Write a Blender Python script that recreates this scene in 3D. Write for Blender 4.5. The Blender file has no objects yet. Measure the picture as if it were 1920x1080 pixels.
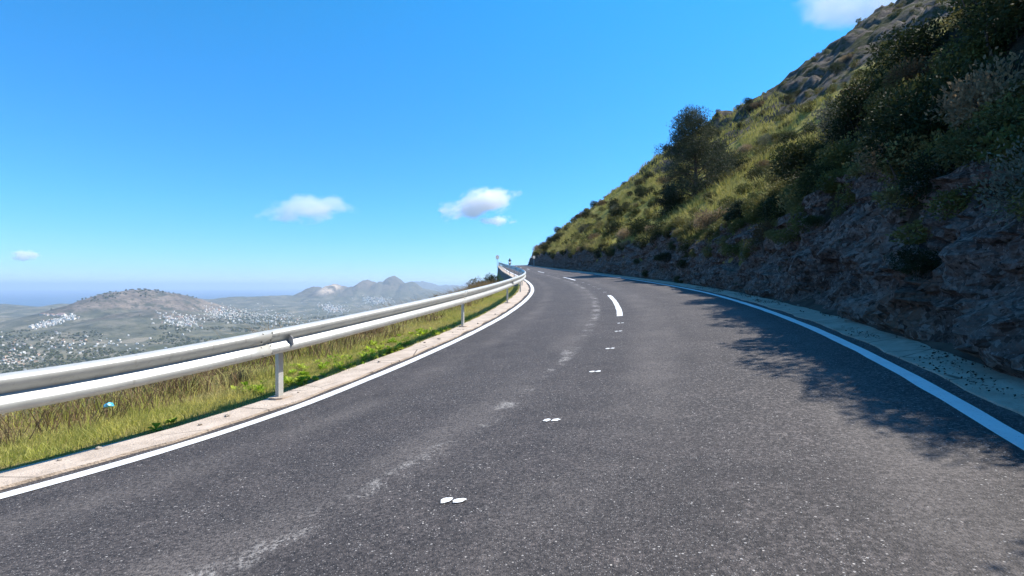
import bpy, math, random
import numpy as np
from mathutils import Vector, Matrix
R = math.radians
C = bpy.context.scene
COL = C.collection
rng = np.random.default_rng(7)
random.seed(7)

# ------------------------------------------------------------------ helpers
def tag(o, label=None, cat=None, group=None, kind=None):
    if label: o['label'] = label
    if cat: o['category'] = cat
    if group: o['group'] = group
    if kind: o['kind'] = kind
    return o

def mesh_np(name, V, F, mats, smooth=False, fm=None, attr=None):
    """V (n,3) verts, F (m,k) faces of one size, or a list of such arrays."""
    me = bpy.data.meshes.new(name)
    V = np.asarray(V, np.float32)
    Fs = F if isinstance(F, list) else [F]
    Fs = [np.asarray(f, np.int32) for f in Fs if len(f)]
    me.vertices.add(len(V)); me.vertices.foreach_set('co', V.ravel())
    tot = np.concatenate([np.full(len(f), f.shape[1], np.int32) for f in Fs])
    idx = np.concatenate([f.ravel() for f in Fs])
    me.loops.add(len(idx)); me.loops.foreach_set('vertex_index', idx)
    me.polygons.add(len(tot))
    me.polygons.foreach_set('loop_start', np.concatenate([[0], np.cumsum(tot)[:-1]]).astype(np.int32))
    me.polygons.foreach_set('loop_total', tot)
    if fm is not None: me.polygons.foreach_set('material_index', np.asarray(fm, np.int32))
    me.polygons.foreach_set('use_smooth', np.full(len(tot), bool(smooth)))
    for m in (mats if isinstance(mats, (list, tuple)) else [mats]): me.materials.append(m)
    if attr is not None:
        for k, a in attr.items():
            at = me.attributes.new(k, 'FLOAT', 'POINT'); at.data.foreach_set('value', np.asarray(a, np.float32))
    me.update(calc_edges=True)
    return me

def link(name, me, parent=None, loc=None):
    o = bpy.data.objects.new(name, me); COL.objects.link(o)
    if parent is not None: o.parent = parent
    if loc is not None: o.location = loc
    return o

def empty(name, loc, rz=0):
    o = bpy.data.objects.new(name, None); COL.objects.link(o)
    o.location = loc; o.rotation_euler.z = rz; o.empty_display_size = .1
    return o

def grid_faces(a, b, flip=False):
    i = np.arange(a-1)[:, None]*b + np.arange(b-1)[None, :]
    f = np.stack([i, i+1, i+b+1, i+b], -1).reshape(-1, 4)
    return f[:, ::-1] if flip else f

class MB:
    """collects boxes, tubes, lathes and prisms into one mesh"""
    def __init__(s): s.v = []; s.f3 = []; s.f4 = []; s.n = 0; s.ng = []
    def add(s, V, F):
        V = np.asarray(V, float)
        for f in F:
            f = [int(q)+s.n for q in f]
            (s.f4 if len(f) == 4 else s.f3 if len(f) == 3 else s.ng).append(f)
        s.v.append(V); s.n += len(V); return s
    def box(s, c, size, M=None, bev=0.0):
        x, y, z = [q/2 for q in size]
        if bev <= 0:
            V = np.array([[a*x, b*y, d*z] for d in (-1, 1) for a, b in ((-1, -1), (1, -1), (1, 1), (-1, 1))])
            F = [(3, 2, 1, 0), (4, 5, 6, 7), (0, 1, 5, 4), (1, 2, 6, 5), (2, 3, 7, 6), (3, 0, 4, 7)]
        else:
            b = min(bev, x*.45, y*.45)
            ring = [(-x+b, -y), (x-b, -y), (x, -y+b), (x, y-b), (x-b, y), (-x+b, y), (-x, y-b), (-x, -y+b)]
            V = np.array([[p[0], p[1], q] for q in (-z, z) for p in ring])
            F = [tuple(range(7, -1, -1)), tuple(range(8, 16))] + [(i, (i+1) % 8, 8+(i+1) % 8, 8+i) for i in range(8)]
        if M is not None: V = V @ np.array(M).T
        return s.add(V+np.array(c), F)
    def tube(s, P, r, n=8, cap=True):
        P = np.asarray(P, float); r = np.broadcast_to(np.asarray(r, float), (len(P),))
        T = np.gradient(P, axis=0); T /= np.linalg.norm(T, axis=1)[:, None]+1e-9
        up = np.array([0, 0, 1.]) if abs(T[0, 2]) < .9 else np.array([1., 0, 0])
        rows = []
        for p, t, q in zip(P, T, r):
            a = np.cross(t, up); a /= np.linalg.norm(a)+1e-9; b = np.cross(a, t)
            th = np.arange(n)/n*2*np.pi
            rows.append(p+q*(np.cos(th)[:, None]*a+np.sin(th)[:, None]*b))
        F = [(i*n+j, i*n+(j+1) % n, (i+1)*n+(j+1) % n, (i+1)*n+j) for i in range(len(P)-1) for j in range(n)]
        if cap: F += [tuple(range(n-1, -1, -1)), tuple((len(P)-1)*n+j for j in range(n))]
        return s.add(np.concatenate(rows), F)
    def disc(s, c, r, h, axis, n=24):
        """short cylinder with its axis along `axis`"""
        a = np.asarray(axis, float); a /= np.linalg.norm(a)
        return s.tube([np.array(c)-a*h/2, np.array(c)+a*h/2], r, n)
    def mesh(s, name, mat, smooth=False):
        me = bpy.data.meshes.new(name)
        V = np.concatenate(s.v)
        me.from_pydata(V.tolist(), [], s.f4+s.f3+s.ng)
        me.materials.append(mat)
        if smooth: me.polygons.foreach_set('use_smooth', [True]*len(me.polygons))
        me.update(); return me
    def obj(s, name, mat, parent=None, loc=None, smooth=False):
        return link(name, s.mesh(name, mat, smooth), parent, loc)

# value noise ---------------------------------------------------------------
def _h(ix, iy, iz, seed):
    n = (ix.astype(np.int64)*374761393+iy.astype(np.int64)*668265263+iz.astype(np.int64)*2147483647+seed*1274126177) & 0xffffffff
    n = ((n ^ (n >> 13))*1274126177) & 0xffffffff
    n = (n ^ (n >> 16)) & 0xffffff
    return n/float(0xffffff)
def vn(x, y, z=0, seed=0):
    x, y, z = np.broadcast_arrays(np.asarray(x, float), np.asarray(y, float), np.asarray(z, float))
    ix, iy, iz = np.floor(x), np.floor(y), np.floor(z)
    fx, fy, fz = x-ix, y-iy, z-iz
    fx, fy, fz = [f*f*(3-2*f) for f in (fx, fy, fz)]
    r = 0
    for a in (0, 1):
        for b in (0, 1):
            for c in (0, 1):
                r = r+_h(ix+a, iy+b, iz+c, seed)*(fx if a else 1-fx)*(fy if b else 1-fy)*(fz if c else 1-fz)
    return r*2-1
def fbm(x, y, z=0, o=4, seed=0, g=.5):
    r = 0; a = 1; f = 1
    for k in range(o):
        r = r+a*vn(np.asarray(x)*f, np.asarray(y)*f, np.asarray(z)*f, seed+k); a *= g; f *= 2.03
    return r
def ss(a, b, x):
    t = np.clip((np.asarray(x, float)-a)/(b-a), 0, 1); return t*t*(3-2*t)

# materials -----------------------------------------------------------------
class NT:
    def __init__(s, name):
        s.m = bpy.data.materials.new(name); s.m.use_nodes = True
        s.t = s.m.node_tree; s.b = s.t.nodes['Principled BSDF']; s.b.inputs['Roughness'].default_value = .8
        s.b.inputs['Specular IOR Level'].default_value = .3
    def n(s, typ, ins=None, **kw):
        nd = s.t.nodes.new(typ)
        for k, v in kw.items(): setattr(nd, k, v)
        for k, v in (ins or {}).items():
            if isinstance(v, bpy.types.NodeSocket): s.t.links.new(v, nd.inputs[k])
            else: nd.inputs[k].default_value = v
        return nd
    def pos(s): return s.n('ShaderNodeNewGeometry').outputs['Position']
    def objc(s): return s.n('ShaderNodeTexCoord').outputs['Object']
    def noise(s, vec, scale, detail=4, rough=.55, dist=0):
        return s.n('ShaderNodeTexNoise', {'Vector': vec, 'Scale': scale, 'Detail': detail, 'Roughness': rough, 'Distortion': dist}).outputs['Fac']
    def vor(s, vec, scale, feature='F1', out='Distance', rnd=1):
        return s.n('ShaderNodeTexVoronoi', {'Vector': vec, 'Scale': scale, 'Randomness': rnd}, feature=feature).outputs[out]
    def ramp(s, fac, stops, interp='LINEAR'):
        nd = s.n('ShaderNodeValToRGB', {'Fac': fac}); cr = nd.color_ramp; cr.interpolation = interp
        while len(cr.elements) < len(stops): cr.elements.new(.5)
        for e, (p, c) in zip(cr.elements, stops):
            e.position = p; e.color = (*c, 1) if len(c) == 3 else c
        return nd.outputs['Color']
    def step(s, fac, a, b):
        return s.n('ShaderNodeMapRange', {'Value': fac, 'From Min': a, 'From Max': b}, interpolation_type='SMOOTHSTEP').outputs['Result']
    def mix(s, fac, a, b, mode='MIX'):
        nd = s.n('ShaderNodeMix', data_type='RGBA', blend_type=mode)
        for k, v in ((0, fac), (6, a), (7, b)):
            if isinstance(v, bpy.types.NodeSocket): s.t.links.new(v, nd.inputs[k])
            elif k == 0: nd.inputs[0].default_value = v
            else: nd.inputs[k].default_value = (*v, 1) if len(v) == 3 else v
        return nd.outputs[2]
    def math(s, op, a, b=0, c=0):
        nd = s.n('ShaderNodeMath', operation=op)
        for k, v in enumerate((a, b, c)):
            if isinstance(v, bpy.types.NodeSocket): s.t.links.new(v, nd.inputs[k])
            else: nd.inputs[k].default_value = v
        return nd.outputs[0]
    def attr(s, name): return s.n('ShaderNodeAttribute', attribute_name=name).outputs['Fac']
    def rand(s): return s.n('ShaderNodeObjectInfo').outputs['Random']
    def set(s, **kw):
        for k, v in kw.items():
            k = k.replace('_', ' ')
            if isinstance(v, bpy.types.NodeSocket): s.t.links.new(v, s.b.inputs[k])
            else: s.b.inputs[k].default_value = (*v, 1) if isinstance(v, tuple) and len(v) == 3 else v
        return s
    def bump(s, h, strength=.5, dist=.02):
        nd = s.n('ShaderNodeBump', {'Height': h, 'Strength': strength, 'Distance': dist})
        s.t.links.new(nd.outputs['Normal'], s.b.inputs['Normal']); return s

def plain(name, col, rough=.7, metal=0., var=.12, scale=6):
    t = NT(name); p = t.objc()
    n = t.noise(p, scale, 5)
    c2 = tuple(q*(1-var*2) for q in col); c1 = tuple(min(1, q*(1+var)) for q in col)
    t.set(Base_Color=t.ramp(n, [(.3, c2), (.7, c1)]), Roughness=rough, Metallic=metal)
    return t.m

# ------------------------------------------------------------------ road geometry (camera sits at the origin)
FPX, Y0 = 943.28, 535.35
W = 2.4926; OFF = 1.3041; H0 = .8621
KN = np.array([-40, -14, -6, 0, 4, 8, 12, 16, 20, 25, 32, 45, 62, 70, 100, 104, 180.])
KK = np.array([-.02, -.03, -.0449, -.0433, -.0375, -.0232, -.0172, -.0115, -.0123, -.0103, -.0038, .0028, -.0005, .0005, .0012, .001, 0])
GK = np.array([-40, -6, -3, 0, 4, 8, 12, 16, 20, 25, 32, 45, 60, 98, 106, 180.])
GG = np.array([.05, .02, -.0412, -.0412, .0651, .0561, .0538, .0447, .0468, .051, .0551, .0522, .050, .050, -.09, -.10])
DS = .25
S = np.arange(-40, 180+DS/2, DS)
i0 = int(np.argmin(abs(S)))
_k = np.interp(S, KN, KK); _g = np.interp(S, GK, GG)
PSI = np.concatenate([[0], np.cumsum((_k[1:]+_k[:-1])/2*DS)]); PSI = PSI-PSI[i0]+.5206
_pm = (PSI[1:]+PSI[:-1])/2
CX = np.concatenate([[0], np.cumsum(np.sin(_pm)*DS)]); CX -= CX[i0]
CY = np.concatenate([[0], np.cumsum(np.cos(_pm)*DS)]); CY -= CY[i0]
CZ = np.concatenate([[0], np.cumsum((_g[1:]+_g[:-1])/2*DS)]); CZ -= CZ[i0]
EE = .0725+(.0229-.0725)*np.clip(S/60, 0, 1)
CX -= OFF*math.cos(.5206); CY += OFF*math.sin(.5206); CZ -= H0+EE[i0]*OFF
def rd(s, t, dz=0., bank=True):
    """point at station s, offset t (right positive) and height dz over the road plane"""
    s, t, dz = np.broadcast_arrays(np.asarray(s, float), np.asarray(t, float), np.asarray(dz, float))
    x, y, z, p, e = [np.interp(s, S, a) for a in (CX, CY, CZ, PSI, EE)]
    tb = np.clip(t, -W-1, W+1) if bank else t*0
    return np.stack([x+t*np.cos(p), y-t*np.sin(p), z+e*tb+dz], -1)
def heading(s): return float(np.interp(s, S, PSI))
def along_rail(s0, t, step, smax):
    """stations spaced `step` metres apart measured along offset t"""
    ss_ = np.arange(s0, smax, .05); P = rd(ss_, t)
    L = np.concatenate([[0], np.cumsum(np.linalg.norm(np.diff(P, axis=0), axis=1))])
    return np.interp(np.arange(0, L[-1], step), L, ss_)
def sstep(*segs):
    return np.concatenate([np.arange(a, b, d) for a, b, d in segs])

# ------------------------------------------------------------------ sun, sky, camera
SUN_AZ, SUN_EL = 67., 52.5
sun = bpy.data.lights.new('sun', 'SUN'); sun.energy = 5.0; sun.angle = R(.53); sun.color = (1, .94, .85)
so = bpy.data.objects.new('sun', sun); COL.objects.link(so)
sdir = Vector((math.cos(R(SUN_EL))*math.sin(R(SUN_AZ)), math.cos(R(SUN_EL))*math.cos(R(SUN_AZ)), math.sin(R(SUN_EL))))
so.rotation_euler = (-sdir).to_track_quat('-Z', 'Y').to_euler(); so.location = sdir*60
world = bpy.data.worlds.new('World'); C.world = world; world.use_nodes = True
wt = world.node_tree; bg = wt.nodes['Background']
sky = wt.nodes.new('ShaderNodeTexSky'); sky.sky_type = 'NISHITA'; sky.sun_disc = False
sky.sun_elevation = R(SUN_EL); sky.sun_rotation = R(SUN_AZ); sky.altitude = 300
sky.air_density = 1.0; sky.dust_density = .0; sky.ozone_density = 3.5
hs = wt.nodes.new('ShaderNodeHueSaturation'); hs.inputs['Saturation'].default_value = 1.08
wt.links.new(sky.outputs['Color'], hs.inputs['Color']); 
tn = wt.nodes.new('ShaderNodeMix'); tn.data_type = 'RGBA'; tn.blend_type = 'MULTIPLY'; tn.inputs[0].default_value = 1; 
wg = wt.nodes.new('ShaderNodeTexCoord'); wx = wt.nodes.new('ShaderNodeSeparateXYZ'); wt.links.new(wg.outputs['Generated'], wx.inputs[0])
wr = wt.nodes.new('ShaderNodeValToRGB'); wt.links.new(wx.outputs['Z'], wr.inputs[0])
for k_, (p_, c_) in enumerate(((0.0, (.38, .545, .93)), (.14, (.31, .69, 1.05)), (.50, (.21, .90, 1.10)))):
    e_ = wr.color_ramp.elements[k_] if k_ < 2 else wr.color_ramp.elements.new(p_)
    e_.position = p_; e_.color = (*c_, 1)
wt.links.new(wr.outputs[0], tn.inputs[7])
wt.links.new(hs.outputs['Color'], tn.inputs[6]); wt.links.new(tn.outputs[2], bg.inputs['Color'])
bg.inputs['Strength'].default_value = .15
cam = bpy.data.cameras.new('camera'); co = bpy.data.objects.new('camera', cam); COL.objects.link(co)
cam.sensor_width = 36; cam.lens = 36*FPX/1920; cam.clip_start = .05; cam.clip_end = 150000
co.location = (0, 0, 0); co.rotation_euler = (R(90)-math.atan((540-Y0)/FPX), 0, 0)
C.camera = co
C.view_settings.view_transform = 'Standard'; C.view_settings.look = 'None'; C.view_settings.exposure = 0.58; C.view_settings.gamma = 1
C.render.engine = 'CYCLES'
cy = C.cycles
cy.use_denoising = True; cy.max_bounces = 16; cy.diffuse_bounces = 3; cy.glossy_bounces = 2; cy.transmission_bounces = 3
cy.transparent_max_bounces = 8; cy.volume_bounces = 1; cy.caustics_reflective = False; cy.caustics_refractive = False
cy.sample_clamp_indirect = 6
def pix(X, Y, d):
    """world point seen at photo pixel X, Y at depth d"""
    return np.array([(X-960)/FPX*d, d, (Y0-Y)/FPX*d])

# ------------------------------------------------------------------ ground materials
def mat_asphalt():
    t = NT('asphalt'); p = t.pos()
    big = t.noise(p, .35, 4); mid = t.noise(p, 3.2, 5, .65); fine = t.noise(p, 62, 4, .75)
    base = t.ramp(big, [(.3, (.048, .042, .041)), (.7, (.068, .059, .056))])
    base = t.mix(t.step(mid, .35, .7), base, (.078, .067, .063))
    base = t.mix(t.step(fine, .36, .62), t.mix(1, base, (.36, .36, .37), 'MULTIPLY'), t.mix(1, base, (1.25, 1.25, 1.25), 'MULTIPLY'))
    cg = t.noise(p, 24, 5, .8)
    base = t.mix(t.step(cg, .55, .68), base, t.mix(1, base, (2.1, 2.05, 2.0), 'MULTIPLY'))
    base = t.mix(t.step(cg, .44, .34), base, t.mix(1, base, (.45, .45, .46), 'MULTIPLY'))
    # pale aggregate: two sizes of stone, thinned out by noise so the density is patchy
    v1 = t.vor(p, 150); r1 = t.n('ShaderNodeTexVoronoi', {'Vector': p, 'Scale': 150}).outputs['Color']
    sep = t.n('ShaderNodeSeparateColor', {'Color': r1}).outputs['Red']
    dens = t.math('MULTIPLY_ADD', t.noise(p, 1.3, 4, .7), .55, .58)
    on = t.math('GREATER_THAN', sep, dens)
    sp = t.math('MULTIPLY', t.step(v1, .5, .25), on)
    base = t.mix(t.math('MULTIPLY', sp, .8), base, (.32, .30, .285))
    v2 = t.vor(p, 70); r2 = t.n('ShaderNodeTexVoronoi', {'Vector': p, 'Scale': 70}).outputs['Color']
    sep2 = t.n('ShaderNodeSeparateColor', {'Color': r2}).outputs['Green']
    on2 = t.math('GREATER_THAN', sep2, t.math('MULTIPLY_ADD', t.noise(p, .8, 4, .7), -.06, .99))
    base = t.mix(t.math('MULTIPLY', t.step(v2, .36, .22), on2), base, (.46, .43, .40))
    # coarse bared stone, stronger towards the inner (hill) side of the road
    gr = t.noise(p, 46, 3, .62); g2 = t.noise(p, 17, 3, .7)
    side = t.math('MULTIPLY_ADD', t.step(t.attr('off'), -1.2, 2.2), .62, .16)
    gm = t.math('MULTIPLY', side, t.step(t.noise(p, .7, 4, .65), .28, .62))
    base = t.mix(t.math('MULTIPLY', t.step(t.math('ADD', gr, t.math('MULTIPLY', t.math('ADD', g2, -.5), .35)), .52, .66), gm), base, (.205, .176, .162))
    base = t.mix(t.math('MULTIPLY', t.step(gr, .47, .36), t.math('MULTIPLY', side, .85)), base, (.028, .024, .024))
    # worn, paler wheel tracks (attribute holds the offset from the centre line)
    off = t.attr('off')
    def band(c, w):
        return t.step(t.math('ABSOLUTE', t.math('ADD', off, -c)), w, w*.15)
    tr = t.math('MAXIMUM', t.math('MAXIMUM', band(.55, .42), band(1.95, .4)), t.math('MAXIMUM', band(-.62, .33), band(-1.85, .3)))
    trn = t.math('MULTIPLY', tr, t.step(t.noise(p, .9, 5, .7), .32, .72))
    base = t.mix(t.math('MULTIPLY', trn, .8), base, t.mix(t.step(fine, .4, .6), (.066, .057, .053), (.185, .162, .147)))
    # a thin pale scrape with broken edges, left of the centre line
    sc = t.math('MULTIPLY', band(-.48, .13), t.step(t.noise(p, 2.0, 6, .8, .6), .50, .60))
    base = t.mix(t.math('MULTIPLY', t.math('MULTIPLY', sc, t.step(fine, .38, .58)), .9), base, (.36, .335, .31))
    # tar joint and oil spots
    oil = t.step(t.noise(p, .55, 3, .6), .66, .74)
    base = t.mix(t.math('MULTIPLY', oil, .25), base, (.036, .035, .038))
    rough = t.math('MULTIPLY_ADD', fine, .25, .66)
    t.set(Base_Color=base, Roughness=rough, Specular_IOR_Level=.35)
    h = t.math('ADD', t.math('MULTIPLY', v1, -1.0), t.math('MULTIPLY', fine, .8))
    t.bump(h, .55, .006)
    return t.m
def mat_paint():
    t = NT('road_paint'); p = t.pos()
    w = t.math('MULTIPLY', t.step(t.noise(p, 55, 5, .8), .32, .42), t.step(t.noise(p, 7, 6, .8), .27, .36)); w2 = t.noise(p, 6, 4, .6)
    c = t.mix(w, (.30, .285, .27), t.ramp(w2, [(.3, (.72, .72, .71)), (.7, (.84, .84, .83))]))
    t.set(Base_Color=c, Roughness=.6).bump(t.noise(p, 160, 2), .4, .004)
    return t.m
def mat_concrete(name, c1, c2, spot):
    t = NT(name); p = t.pos()
    n = t.noise(p, 5, 6, .65); f = t.noise(p, 60, 3, .7)
    c = t.ramp(n, [(.3, c1), (.7, c2)])
    c = t.mix(t.step(f, .62, .72), c, spot)
    v = t.vor(p, 22)
    c = t.mix(t.math('MULTIPLY', t.step(v, .16, .1), t.step(t.noise(p, 2.6, 2), .5, .62)), c, tuple(q*.35 for q in c1))
    run = t.math('ADD', t.attr('run'), t.math('MULTIPLY', t.noise(p, 3, 4, .7), .10))
    fr = t.math('ABSOLUTE', t.math('ADD', t.math('FRACT', t.math('MULTIPLY', run, .46)), -.5))
    c = t.mix(t.math('MULTIPLY', t.step(fr, .006, .002), .8), c, tuple(q*.3 for q in c1))
    ck = t.vor(t.n('ShaderNodeMapping', {'Vector': p, 'Scale': (1, 1, .3)}).outputs['Vector'], 1.1, 'DISTANCE_TO_EDGE')
    c = t.mix(t.math('MULTIPLY', t.step(ck, .012, .003), t.step(t.noise(p, .9, 3), .5, .6)), c, tuple(q*.35 for q in c1))
    st = t.step(t.noise(p, 1.6, 6, .75), .5, .7)
    c = t.mix(t.math('MULTIPLY', st, .55), c, tuple(q*.55 for q in c1))
    t.set(Base_Color=c, Roughness=.9).bump(t.math('ADD', n, f), .7, .016)
    return t.m
def mat_rock():
    t = NT('cut_rock'); p = t.pos()
    st = t.n('ShaderNodeMapping', {'Vector': p, 'Rotation': (.35, .5, .2), 'Scale': (1, 1, 2.2)}).outputs['Vector']
    n1 = t.noise(st, 1.1, 7, .68, .4); n2 = t.noise(p, 9, 6, .7)
    v = t.vor(st, 3.4, 'DISTANCE_TO_EDGE'); v2 = t.vor(p, 13)
    c = t.ramp(n1, [(.28, (.075, .048, .040)), (.47, (.175, .122, .102)), (.62, (.25, .183, .152)), (.8, (.37, .285, .24))])
    c = t.mix(t.step(n2, .54, .70), c, (.29, .225, .20))
    c = t.mix(t.step(t.noise(p, 26, 4, .75), .56, .66), c, (.36, .29, .265))
    c = t.mix(t.step(t.noise(p, 17, 4, .7), .57, .68), c, (.045, .032, .027))
    c = t.mix(t.step(t.noise(p, .8, 4), .55, .68), c, (.23, .135, .095))
    c = t.mix(t.math('MULTIPLY', t.step(v, .04, .0), .35), c, (.065, .055, .053))
    c = t.mix(t.step(t.noise(p, 2.3, 6, .7), .6, .68), c, (.045, .06, .025))
    vc = t.n('ShaderNodeSeparateColor', {'Color': t.n('ShaderNodeTexVoronoi', {'Vector': t.n('ShaderNodeVectorMath', {0: p, 1: t.n('ShaderNodeVectorMath', {0: t.n('ShaderNodeTexNoise', {'Vector': p, 'Scale': 6, 'Detail': 3}).outputs['Color'], 'Scale': .25}, operation='SCALE').outputs[0]}, operation='ADD').outputs[0], 'Scale': 17}).outputs['Color']})
    c = t.mix(t.step(vc.outputs['Red'], .70, 1.0), c, (.33, .25, .21))
    c = t.mix(t.step(vc.outputs['Green'], .70, 1.0), c, (.075, .051, .041))
    t.set(Base_Color=c, Roughness=.95, Specular_IOR_Level=.15)
    h = t.math('ADD', t.math('ADD', t.math('MULTIPLY', v2, -.6), t.math('MULTIPLY', n2, 1.2)), t.math('MULTIPLY', t.step(v, .08, 0), -.15))
    t.bump(h, 1, .12)
    return t.m
def mat_hill():
    t = NT('hill_ground'); p = t.pos()
    n = t.noise(p, .22, 6, .62); m = t.noise(p, 1.7, 6, .7); f = t.noise(p, 9, 4, .7)
    c = t.ramp(n, [(.30, (.16, .145, .040)), (.43, (.29, .26, .062)), (.57, (.40, .345, .09)), (.72, (.38, .27, .125))])
    c = t.mix(t.step(m, .50, .68), c, (.055, .06, .022))
    c = t.mix(t.step(f, .56, .70), c, (.24, .225, .085))
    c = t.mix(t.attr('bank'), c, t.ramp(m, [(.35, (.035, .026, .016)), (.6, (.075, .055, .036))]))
    rk = t.attr('rock')
    rn = t.noise(p, .12, 8, .68); rv = t.noise(p, .9, 7, .7)
    rc = t.ramp(rv, [(.3, (.055, .046, .040)), (.5, (.125, .105, .09)), (.7, (.25, .21, .18))])
    rc = t.mix(t.step(rn, .48, .58), rc, (.055, .062, .026))
    rc = t.mix(t.step(t.noise(p, .5, 7, .75), .49, .58), rc, (.05, .055, .022))
    k = t.step(t.math('ADD', rk, t.math('MULTIPLY', t.math('ADD', t.noise(p, .10, 6, .7), -.5), 1.3)), .38, .6)
    c = t.mix(k, c, rc)
    t.set(Base_Color=c, Roughness=.95, Specular_IOR_Level=.1)
    t.bump(t.math('ADD', m, t.math('MULTIPLY', f, .5)), 1, .35)
    return t.m
def mat_verge():
    t = NT('verge_soil'); p = t.pos()
    c = t.ramp(t.noise(p, 2.2, 6, .7), [(.3, (.16, .16, .04)), (.5, (.25, .22, .07)), (.7, (.32, .24, .13))])
    t.set(Base_Color=c, Roughness=.95, Specular_IOR_Level=.1).bump(t.noise(p, 18, 5, .7), .8, .05)
    return t.m
def mat_valley():
    t = NT('valley_ground'); p = t.pos()
    n = t.noise(p, .0016, 8, .6); m = t.noise(p, .009, 7, .68); f = t.noise(p, .05, 5, .7)
    v = t.n('ShaderNodeTexVoronoi', {'Vector': t.n('ShaderNodeMapping', {'Vector': p, 'Rotation': (0, 0, .6), 'Scale': (1, .45, 0)}).outputs['Vector'], 'Scale': .011}).outputs['Color']
    vs = t.n('ShaderNodeSeparateColor', {'Color': v})
    c = t.ramp(m, [(.3, (.045, .050, .032)), (.5, (.115, .112, .072)), (.62, (.21, .185, .13)), (.76, (.40, .33, .24))])
    fields = t.math('MULTIPLY', t.step(vs.outputs['Red'], .45, .75), t.attr('flat'))
    c = t.mix(t.math('MULTIPLY', fields, .75), c, t.ramp(vs.outputs['Green'], [(.2, (.07, .075, .03)), (.5, (.14, .13, .07)), (.85, (.26, .22, .155))]))
    c = t.mix(t.step(f, .54, .66), c, (.030, .038, .020))
    br = t.attr('brown')
    bc = t.ramp(t.noise(p, .006, 8, .7), [(.3, (.08, .062, .045)), (.48, (.17, .132, .098)), (.66, (.30, .235, .175))])
    bc = t.mix(t.step(f, .50, .62), bc, (.05, .052, .03))
    bc = t.mix(t.step(m, .50, .60), bc, (.06, .062, .038))
    c = t.mix(t.step(t.math('ADD', br, t.math('MULTIPLY', t.math('ADD', m, -.5), 1.6)), .25, .85), c, bc)
    c = t.mix(t.attr('scar'), c, t.ramp(m, [(.3, (.42, .30, .19)), (.7, (.62, .5, .36))]))
    t.set(Base_Color=c, Roughness=1, Specular_IOR_Level=.05)
    return t.m
def mat_sea():
    t = NT('sea_water'); p = t.pos()
    t.set(Base_Color=(.015, .05, .085), Roughness=.35, Specular_IOR_Level=.5).bump(t.noise(p, .02, 4), .3, 3)
    return t.m
def mat_leaf(name, stops, tip=None, transl=.25, noise=1.2):
    t = NT(name); p = t.pos()
    r = t.rand(); n = t.noise(p, noise, 3); f = t.noise(p, 9, 2)
    fac = t.math('ADD', t.math('MULTIPLY', t.math('ADD', r, -.5), .5), n)
    c = t.ramp(fac, stops)
    c = t.mix(t.step(f, .5, .75), c, t.mix(1, c, (1.7, 1.6, 1.4), 'MULTIPLY'))
    if tip: c = t.mix(t.math('MULTIPLY', t.attr('tip'), .8), c, tip)
    t.set(Base_Color=c, Roughness=.75, Specular_IOR_Level=.2)
    if transl:
        tr = t.n('ShaderNodeBsdfTranslucent', {'Color': c})
        mx = t.n('ShaderNodeMixShader', {0: transl, 1: t.b.outputs[0], 2: tr.outputs[0]})
        t.t.links.new(mx.outputs[0], t.t.nodes['Material Output'].inputs['Surface'])
    return t.m
M_asph = mat_asphalt(); M_paint = mat_paint(); M_rock = mat_rock(); M_hill = mat_hill(); M_verge = mat_verge()
M_conc = mat_concrete('verge_concrete', (.46, .37, .29), (.64, .53, .43), (.36, .30, .25))
M_gut = mat_concrete('gutter_concrete', (.36, .29, .22), (.50, .41, .32), (.22, .18, .14))
M_valley = mat_valley(); M_sea = mat_sea()

# ------------------------------------------------------------------ road, markings, edge strips
sr = sstep((-30, -4, 1), (-4, 30, .25), (30, 150.1, 1.))
tr = np.array([-W-.20, -W-.12, -2.2, -1.8, -1.4, -1, -.5, 0, .5, 1, 1.4, 1.8, 2.2, W+.12, W+.22])
V = rd(sr[:, None], tr[None, :]).reshape(-1, 3)
offa = np.broadcast_to(tr[None, :], (len(sr), len(tr))).ravel()
road = tag(link('road', mesh_np('road', V, grid_faces(len(sr), len(tr), True), M_asph, True, attr={'off': offa})), kind='structure')
def marking(name, s, ta, tb, dz=.004, wob=.006, seed=3):
    a = vn(s*3.1, s*0+seed)*wob; b = vn(s*2.7, s*0+seed+9)*wob
    V = np.stack([rd(s, ta+a, dz), rd(s, tb+b, dz)], 1).reshape(-1, 3)
    return link(name, mesh_np(name, V, grid_faces(len(s), 2, True), M_paint), road)
sl = sstep((-28, -4, .5), (-4, 30, .1), (30, 140, .5))
marking('edge_line', sl, -W-.065, -W+.065)
marking('edge_line', sl, W-.056, W+.056, seed=21)
for a, b in ((9.5, 15.0), (27, 31.4), (41, 45.2), (54.2, 58.2), (68, 71.5), (81, 84.5), (94, 97.5)):
    marking('lane_dash', np.arange(a, b+.01, .1), -.055, .055)
def blob(cx, cy, rx, ry, rot, n=14):
    th = np.arange(n)/n*2*np.pi; r = 1+.17*rng.standard_normal(n).clip(-1, 1)
    u = rx*r*np.cos(th); v = ry*r*np.sin(th)
    return cx+u*math.cos(rot)-v*math.sin(rot), cy+u*math.sin(rot)+v*math.cos(rot)
def dab(s, t):
    mb = MB()
    for k in (-1, 1):
        a, b = blob(s+k*.006, t+k*.030, .034, .026, .35+.2*k)
        P = rd(a, b, .005); c = rd(s, t+k*.032, .007)
        mb.add(np.vstack([P, c]), [(i, (i+1) % 14, 14) for i in range(14)][::1])
    me = mb.mesh('paint_dab', M_paint); me.flip_normals() if me.polygons[0].normal.z < 0 else None
    return link('paint_dab', me, road)
for s_, t_ in ((1.86, -.0), (3.22, 0), (4.78, .0), (6.05, .0), (7.5, .01), (8.45, .02), (16.6, 0), (18.7, .0), (20.4, .01), (22.2, 0), (24.2, 0), (33.5, 0), (36, 0), (38.5, 0)):
    dab(s_, t_)
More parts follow.
